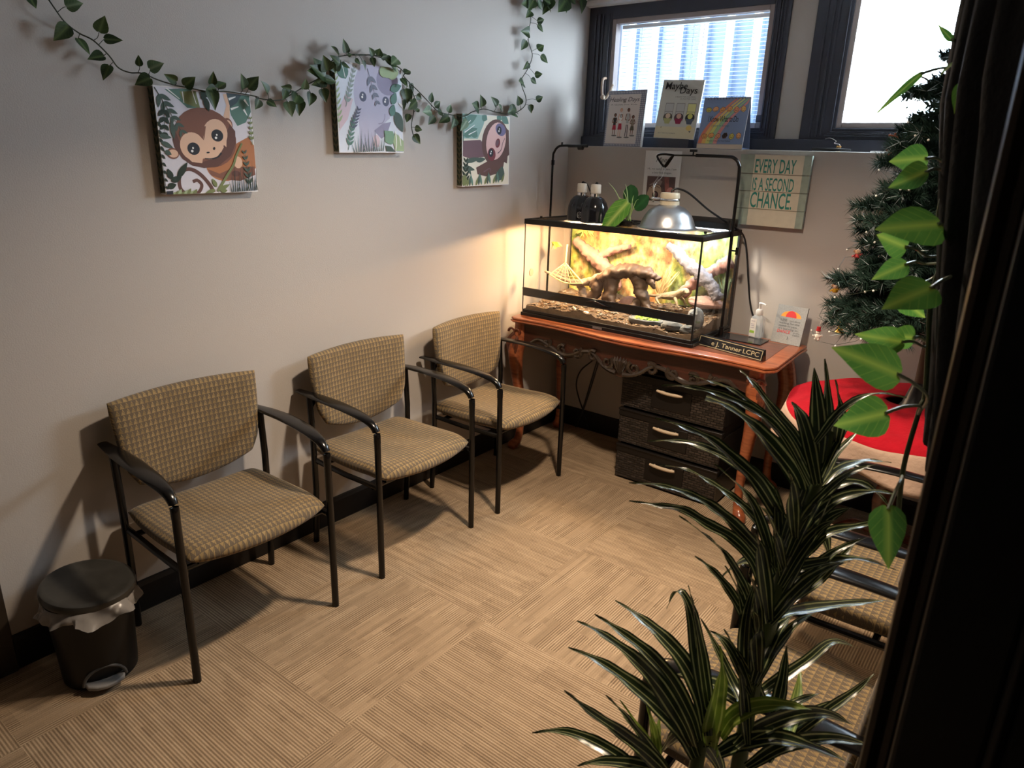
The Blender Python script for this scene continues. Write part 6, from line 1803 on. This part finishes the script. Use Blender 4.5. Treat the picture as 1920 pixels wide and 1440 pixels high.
def ornament(name, label, top, build, cat='ornament'):
    t = thing(name, label, cat, top)
    build(t, V(top))
    return t
RED, SKIN, GOLD = mat('ornament_red', (.42, .02, .025), .4), mat('ornament_peach', (.62, .34, .20), .5), mat('ornament_yellow', (.78, .42, .03), .3)
def bell(t, c):
    b = nb(); lathe(b, [(.0165, -.052), (.0172, -.049), (.012, -.040), (.009, -.026), (.0085, -.016), (.006, -.009), (.001, -.007)], c, 20, caps=(True, False)); obj('body', b, GOLD, t, world=True)
    b = nb(); ball(b, c + V((0, 0, -.0555)), .004, 8, 5); obj('clapper', b, GOLD, t, world=True)
    b = nb(); tube(b, [c + V((0, 0, -.008)), c + V((.004, 0, .045))], .0008, 5); obj('string', b, M_WHITE, t, world=True)
ornament('bell_ornament', 'little yellow bell hanging under the lowest left branch of the tree', (1.725, -.58, 1.03), bell)
def figure(hat, coat, up):
    def f(t, c):
        b = nb(); ball(b, c + V((0, 0, -.020)), .0115, 12, 8, s=(1, 1, 1.0)); ball(b, c + V((-.011, -.004, -.016)), .006, 8, 6); obj('head', b, SKIN, t, world=True)
        b = nb(); lathe(b, [(.009, -.044), (.012, -.040), (.009, -.028)], c, 14); tube(b, [c + V((-.008, -.006, -.032)), c + V((-.018, -.008, -.040))], .004, 6); tube(b, [c + V((.008, -.006, -.032)), c + V((.018, -.008, -.026))], .004, 6); obj('coat', b, coat, t, world=True)
        b = nb(); hz = -.006 if up else -.058
        lathe(b, [(.009, hz - .006), (.009, hz), (.0065, hz + .002), (.0065, hz + .014), (.001, hz + .015)], c, 14); obj('hat' if up else 'legs', b, hat, t, world=True)
    return f
ornament('figure_ornament', 'small figure ornament with a red coat and dark legs, upper left on the tree', (1.715, -.46, 1.305), figure(M_BLACKP, RED, False))
ornament('figure_ornament', 'small yellow-coated figure ornament with a black hat on a left tree branch', (1.650, -.44, 1.155), figure(M_BLACKP, GOLD, True))
def snow(t, c):
    w = mat('ornament_white', (.70, .66, .60), .7)
    b = nb(); ball(b, c + V((0, 0, -.046)), .0125, 12, 8); ball(b, c + V((0, 0, -.027)), .0095, 12, 8)
    for s in (-1, 1): tube(b, [c + V((s * .010, -.002, -.043)), c + V((s * .020, -.006, -.037 - .008 * (s < 0)))], .0045, 6); ball(b, c + V((s * .006, -.006, -.057)), .006, 8, 5)
    obj('body', b, w, t, world=True)
    b = nb(); lathe(b, [(.012, -.020), (.012, -.0175), (.0085, -.017), (.0085, -.003), (.001, -.002)], c, 14); obj('hat', b, RED, t, world=True)
    b = nb(); tube(b, [c + V((0, 0, -.003)), c + V((.012, 0, .065))], .0007, 5); obj('string', b, M_WHITE, t, world=True)
ornament('snowman_ornament', 'tiny white snowman with a red hat hanging next to the umbrella plaque', (1.592, -.36, .945), snow)
FELT = mat('cream_felt', (.56, .46, .35), .9, bump=.5, bscale=200)
def stocking(t, c):
    b = nb(); tube(b, cr([c, c + V((.010, -.004, -.03)), c + V((.024, -.006, -.066)), c + V((.030, -.008, -.10)), c + V((.045, -.012, -.118)), c + V((.075, -.016, -.122))], 5), [.022, .022, .020, .021, .022, .015], 14, flat=.5, up=(0, 1, 0)); obj('sock', b, FELT, t, world=True)
    b = nb(); tube(b, [c + V((-.004, 0, .006)), c + V((.005, -.002, -.018))], [.027, .027], 16, flat=.6, up=(0, 1, 0)); obj('cuff', b, mat('pale_felt_cuff', (.62, .52, .42), .9), t, world=True)
ornament('stocking_ornament', 'small cream felt stocking ornament on the left side of the tree', (1.785, -.50, 1.468), stocking)
def mitten(t, c):
    b = nb(); tube(b, [c, c + V((-.008, -.002, -.022)), c + V((-.016, -.004, -.045))], [.010, .020, .015], 12, flat=.5, up=(0, 1, 0))
    for k in range(4): tube(b, [c + V((-.024 + k * .006, -.004, -.043)), c + V((-.028 + k * .006, -.005, -.068))], .003, 6)
    obj('hand', b, FELT, t, world=True)
ornament('mitten_ornament', 'little cream felt tassel ornament on the front of the tree beside the black coat', (1.925, -.74, 1.45), mitten)
def twig(t, c):
    b = nb(); tube(b, cr([c, c + V((-.02, -.01, .015)), c + V((-.048, -.012, .022))], 4), .003, 6); tube(b, cr([c + V((0, 0, -.02)), c + V((-.035, -.01, -.04)), c + V((-.05, 0, -.03))], 4), .0025, 6)
    for p in ((-.048, -.012, .022), (-.03, -.012, .026), (-.05, 0, -.03), (-.04, -.01, -.045)): ball(b, c + V(p), .0045, 8, 6)
    obj('spray', b, mat('rusty_twig', (.20, .06, .03), .6), t, world=True)
ornament('berry_ornament', 'rust coloured berry twig near the top of the tree against the bright window', (1.86, -.50, 1.90), twig)
ornament('berry_ornament', 'rust coloured berry twig on the left edge of the tree below the window', (1.815, -.52, 1.70), twig)
# light string: wire and bulbs wound round the tree
t = thing('light_string', 'string of tiny white bulbs wound around the tree', 'lights', (TC.x, TC.y - .3, 1.2))
b = nb(); P = []
for i in range(90):
    q = i / 89
    z = .97 + 1.05 * q
    R0 = Rz(z + .02) * .98
    a = PI * 1.05 + math.sin(i * .42) * 1.0
    P.append(V((TC.x + R0 * math.cos(a), TC.y + R0 * math.sin(a), z - .02 * math.sin(i * 1.3))))
tube(b, P, .0009, 5); obj('wire', b, M_STEM, t, world=True)
for i in range(0, 90, 2):
    b = nb(); ball(b, P[i] + V((0, 0, -.004)), .0042, 8, 5); obj('bulb', b, mat('white_pearl_bulb', (.85, .84, .80), .3) if i == 0 else bpy.data.materials['white_pearl_bulb'], t, world=True)

# ---------------------------------------------------------------- round table in the corner, the red tree skirt over it
SC = V((1.995, -.52, .705))
t = thing('side_table', 'round dark side table in the corner under the red tree skirt', 'table', (SC.x, SC.y, 0))
b = nb(); lathe(b, [(.36, .672), (.385, .676), (.39, .685), (.385, .694), (.36, .698)], (SC.x, SC.y, 0), 48); obj('tabletop', b, M_WOODD, t, world=True)
b = nb(); lathe(b, [(.05, .05), (.035, .10), (.03, .20), (.045, .30), (.03, .42), (.04, .55), (.09, .672)], (SC.x, SC.y, 0), 24); obj('pedestal', b, M_WOODD, t, world=True)
for k in range(3):
    a_ = PI * .83 + k * 2 * PI / 3
    d = V((math.cos(a_), math.sin(a_), 0))
    b = nb(); tube(b, cr([V((SC.x, SC.y, .16)) + d * .02, V((SC.x, SC.y, .14)) + d * .12, V((SC.x, SC.y, .06)) + d * .22, V((SC.x, SC.y, .018)) + d * .30], 5), [.022, .022, .018, .018], 10)
    obj('foot', b, M_WOODD, t, world=True)
plush, cuff = mat('red_plush', (.37, .006, .015), .95, spec=.15, bump=.8, bscale=70, var=.25, vscale=14), mat('tan_fleece', (.50, .355, .27), .95, spec=.15, bump=.6, bscale=60)
def skirt(a, c):
    th = 2 * PI * a
    d = V((math.cos(th), math.sin(th), 0))
    q = min(1, c / .70)
    e = max(0, (c - .70) / .30)
    R_out = .445 + .012 * math.sin(th * 5 + .5)
    rr = .07 + (R_out - .07) * q
    z = SC.z + .035 * (1 - q) + .006 * math.sin(th * 9) * q - .030 * max(0, q - .85) / .15
    z -= .120 * e * (1 + .15 * math.sin(th * 5 + 1))
    rr += .022 * e * (1 + .9 * math.sin(th * 9 + .8))
    p = V((SC.x, SC.y, z)) + d * rr
    for ax, lim in ((1, -.035), (0, 2.385)):                                # pushed up where it meets the walls
        if p[ax] > lim:
            p.z = max(p.z, SC.z) + min(.08, (p[ax] - lim) * .8); p[ax] = lim
    return p
b = nb(); G = sheet(b, skirt, 120, 26, close_u=True)
for k, f in enumerate(b.faces): f.material_index = 1 if (k % 26) >= 18 else 0
bmesh.ops.recalc_face_normals(b, faces=b.faces)
o = single('tree_skirt', b, [plush, cuff], SC, 'fluffy red tree skirt with a wide tan border spread under the tree', 'tree skirt', angle=180)
md = o.modifiers.new('thick', 'SOLIDIFY'); md.thickness = .008; md.offset = 1

# ---------------------------------------------------------------- black coat hanging on the right wall by the opening
def coat(a, c):
    # a 0..1 round the front from far edge to near edge, c 0 top .. 1 bottom
    y = -2.44 - .40 * a
    w = 1 if a < .9 else max(.02, (1 - a) / .1) ** .5
    depth = .172 * min(1, a / .16) ** .5 if a < .16 else .172 - .075 * ((a - .16) / .84) ** 1.2
    z = 2.16 - .86 * c + .05 * (a - .5) ** 2
    fold = .012 * math.sin(a * 26 + c * 2.2) * (.25 + .6 * c) + .008 * math.sin(a * 55 + 1 - c * 4)
    taper = 1 - .35 * max(0, c - .55) / .45
    return V((2.415 - (depth * w * taper + fold * w + .006), y, z))
b = nb()
sheet(b, coat, 70, 40)
for v in b.verts: v.co.x = min(v.co.x, 2.414)
o = single('hanging_coat', b, mat('black_cloth', (.0045, .0045, .0055), .85, spec=.2, bump=.3, bscale=120), (2.41, -2.64, 1.3), 'black cloth coat hanging on the right wall behind the trailing vine', 'coat', angle=180)
md = o.modifiers.new('thick', 'SOLIDIFY'); md.thickness = .008

# ---------------------------------------------------------------- trailing pothos by the opening
t = thing('trailing_pothos', 'trailing vine with big bright green heart leaves in front of the black coat', 'vine', POTHOS_STEM[-1])
b = nb(); tube(b, cr(POTHOS_STEM, 6), .0028, 8); obj('stem', b, mat('olive_vine_stem', (.10, .12, .05), .5), t, world=True)
r = random.Random(9)
NRM = V((-.05, -.92, .35))
for i, (bs, tp, wd, pe) in enumerate(POTHOS):
    b = nb()
    n = NRM + V((r.uniform(-.35, .35), 0, r.uniform(-.25, .45)))
    add_leaf(b, bs, tp, n, wd / 2, 0, LEAF, fold=r.uniform(.05, .3), droop=r.uniform(-.05, .12), cup=.1)
    lf = obj('leaf', b, M_POTHOS, t, world=True, angle=180)
    b = nb()
    st = min((V(q) for q in cr(POTHOS_STEM, 6)), key=lambda q: (q - V(pe)).length)
    tube(b, cr([st, V(pe), V(pe).lerp(V(bs), .5) + V((0, 0, .003)), V(bs)], 5), [.0016, .0016, .0019], 6)
    obj('petiole', b, M_PSTEM, lf, world=True)

# ---------------------------------------------------------------- tall striped dracaena in the foreground
t = thing('dracaena_plant', 'tall artificial plant with striped dark green strap leaves in the right foreground', 'plant', (2.165, -2.765, 0))
b = nb(); lathe(b, [(.085, 0), (.090, .004), (.118, .20), (.126, .21), (.126, .225), (.112, .225), (.108, .195), (.02, .19)], (2.165, -2.765, 0), 36); obj('pot', b, M_BLACKP, t, world=True)
for P, rr in (([(2.165, -2.765, .19), (2.18, -2.78, .55), (2.178, -2.775, .86), (2.174, -2.753, .956), (2.173, -2.721, 1.036), (2.174, -2.682, 1.13), (2.183, -2.636, 1.224), (2.182, -2.612, 1.285)], [.011, .010, .009, .005]),
              ([(2.155, -2.77, .19), (2.145, -2.79, .55), (2.13, -2.80, .80), (2.131, -2.777, .915)], [.014, .012, .007]),
              ([(2.175, -2.76, .19), (2.20, -2.79, .5), (2.21, -2.80, .80)], [.013, .011, .007])):
    b = nb(); tube(b, cr(P, 6), rr, 10, jit=.06); obj('stalk', b, M_STALK, t, world=True)
r = random.Random(4)
for P, w, br_ in DRAC:
    b = nb()
    Q = cr(P, 5)
    L = uvl(b)
    n = len(Q)
    h0, h1 = V((r.uniform(-.35, .15), -.75, .65 + r.uniform(-.3, .3))), V((r.uniform(-.25, .35), r.uniform(-.35, .25), 1))
    rows = []
    for i, p in enumerate(Q):
        k = i / (n - 1)
        d = (Q[min(i + 1, n - 1)] - Q[max(i - 1, 0)]).normalized()
        hint = h0.lerp(h1, min(1, k * 1.25))
        nn = (hint - d * hint.dot(d)).normalized()
        s = d.cross(nn)
        # strap outline: narrow foot, widest before the middle, long point
        wk = .62 + .38 * min(1, k / .3) if k < .3 else (1 - max(0, (k - .35) / .65) ** 2.2)
        if br_ == 2: wk = max(wk, .85) if k > .4 else wk
        wk = max(wk, .04) * w * .68
        row = []
        for q in (-1, -.5, 0, .5, 1):
            wav = .0012 * math.sin(i * 1.3 + q * 2) * abs(q)
            row.append((b.verts.new(p + s * (wk * q) + nn * (wk * .38 * abs(q) + wav)), (.5 + .5 * q, k)))
        rows.append(row)
    for A, B in zip(rows, rows[1:]):
        for q in range(4):
            c4 = (A[q], A[q + 1], B[q + 1], B[q])
            f = b.faces.new([x[0] for x in c4])
            for lp, x in zip(f.loops, c4): lp[L].uv = x[1]
    obj('leaf', b, M_DRACB if br_ == 1 else M_DRAC, t, world=True, angle=180)
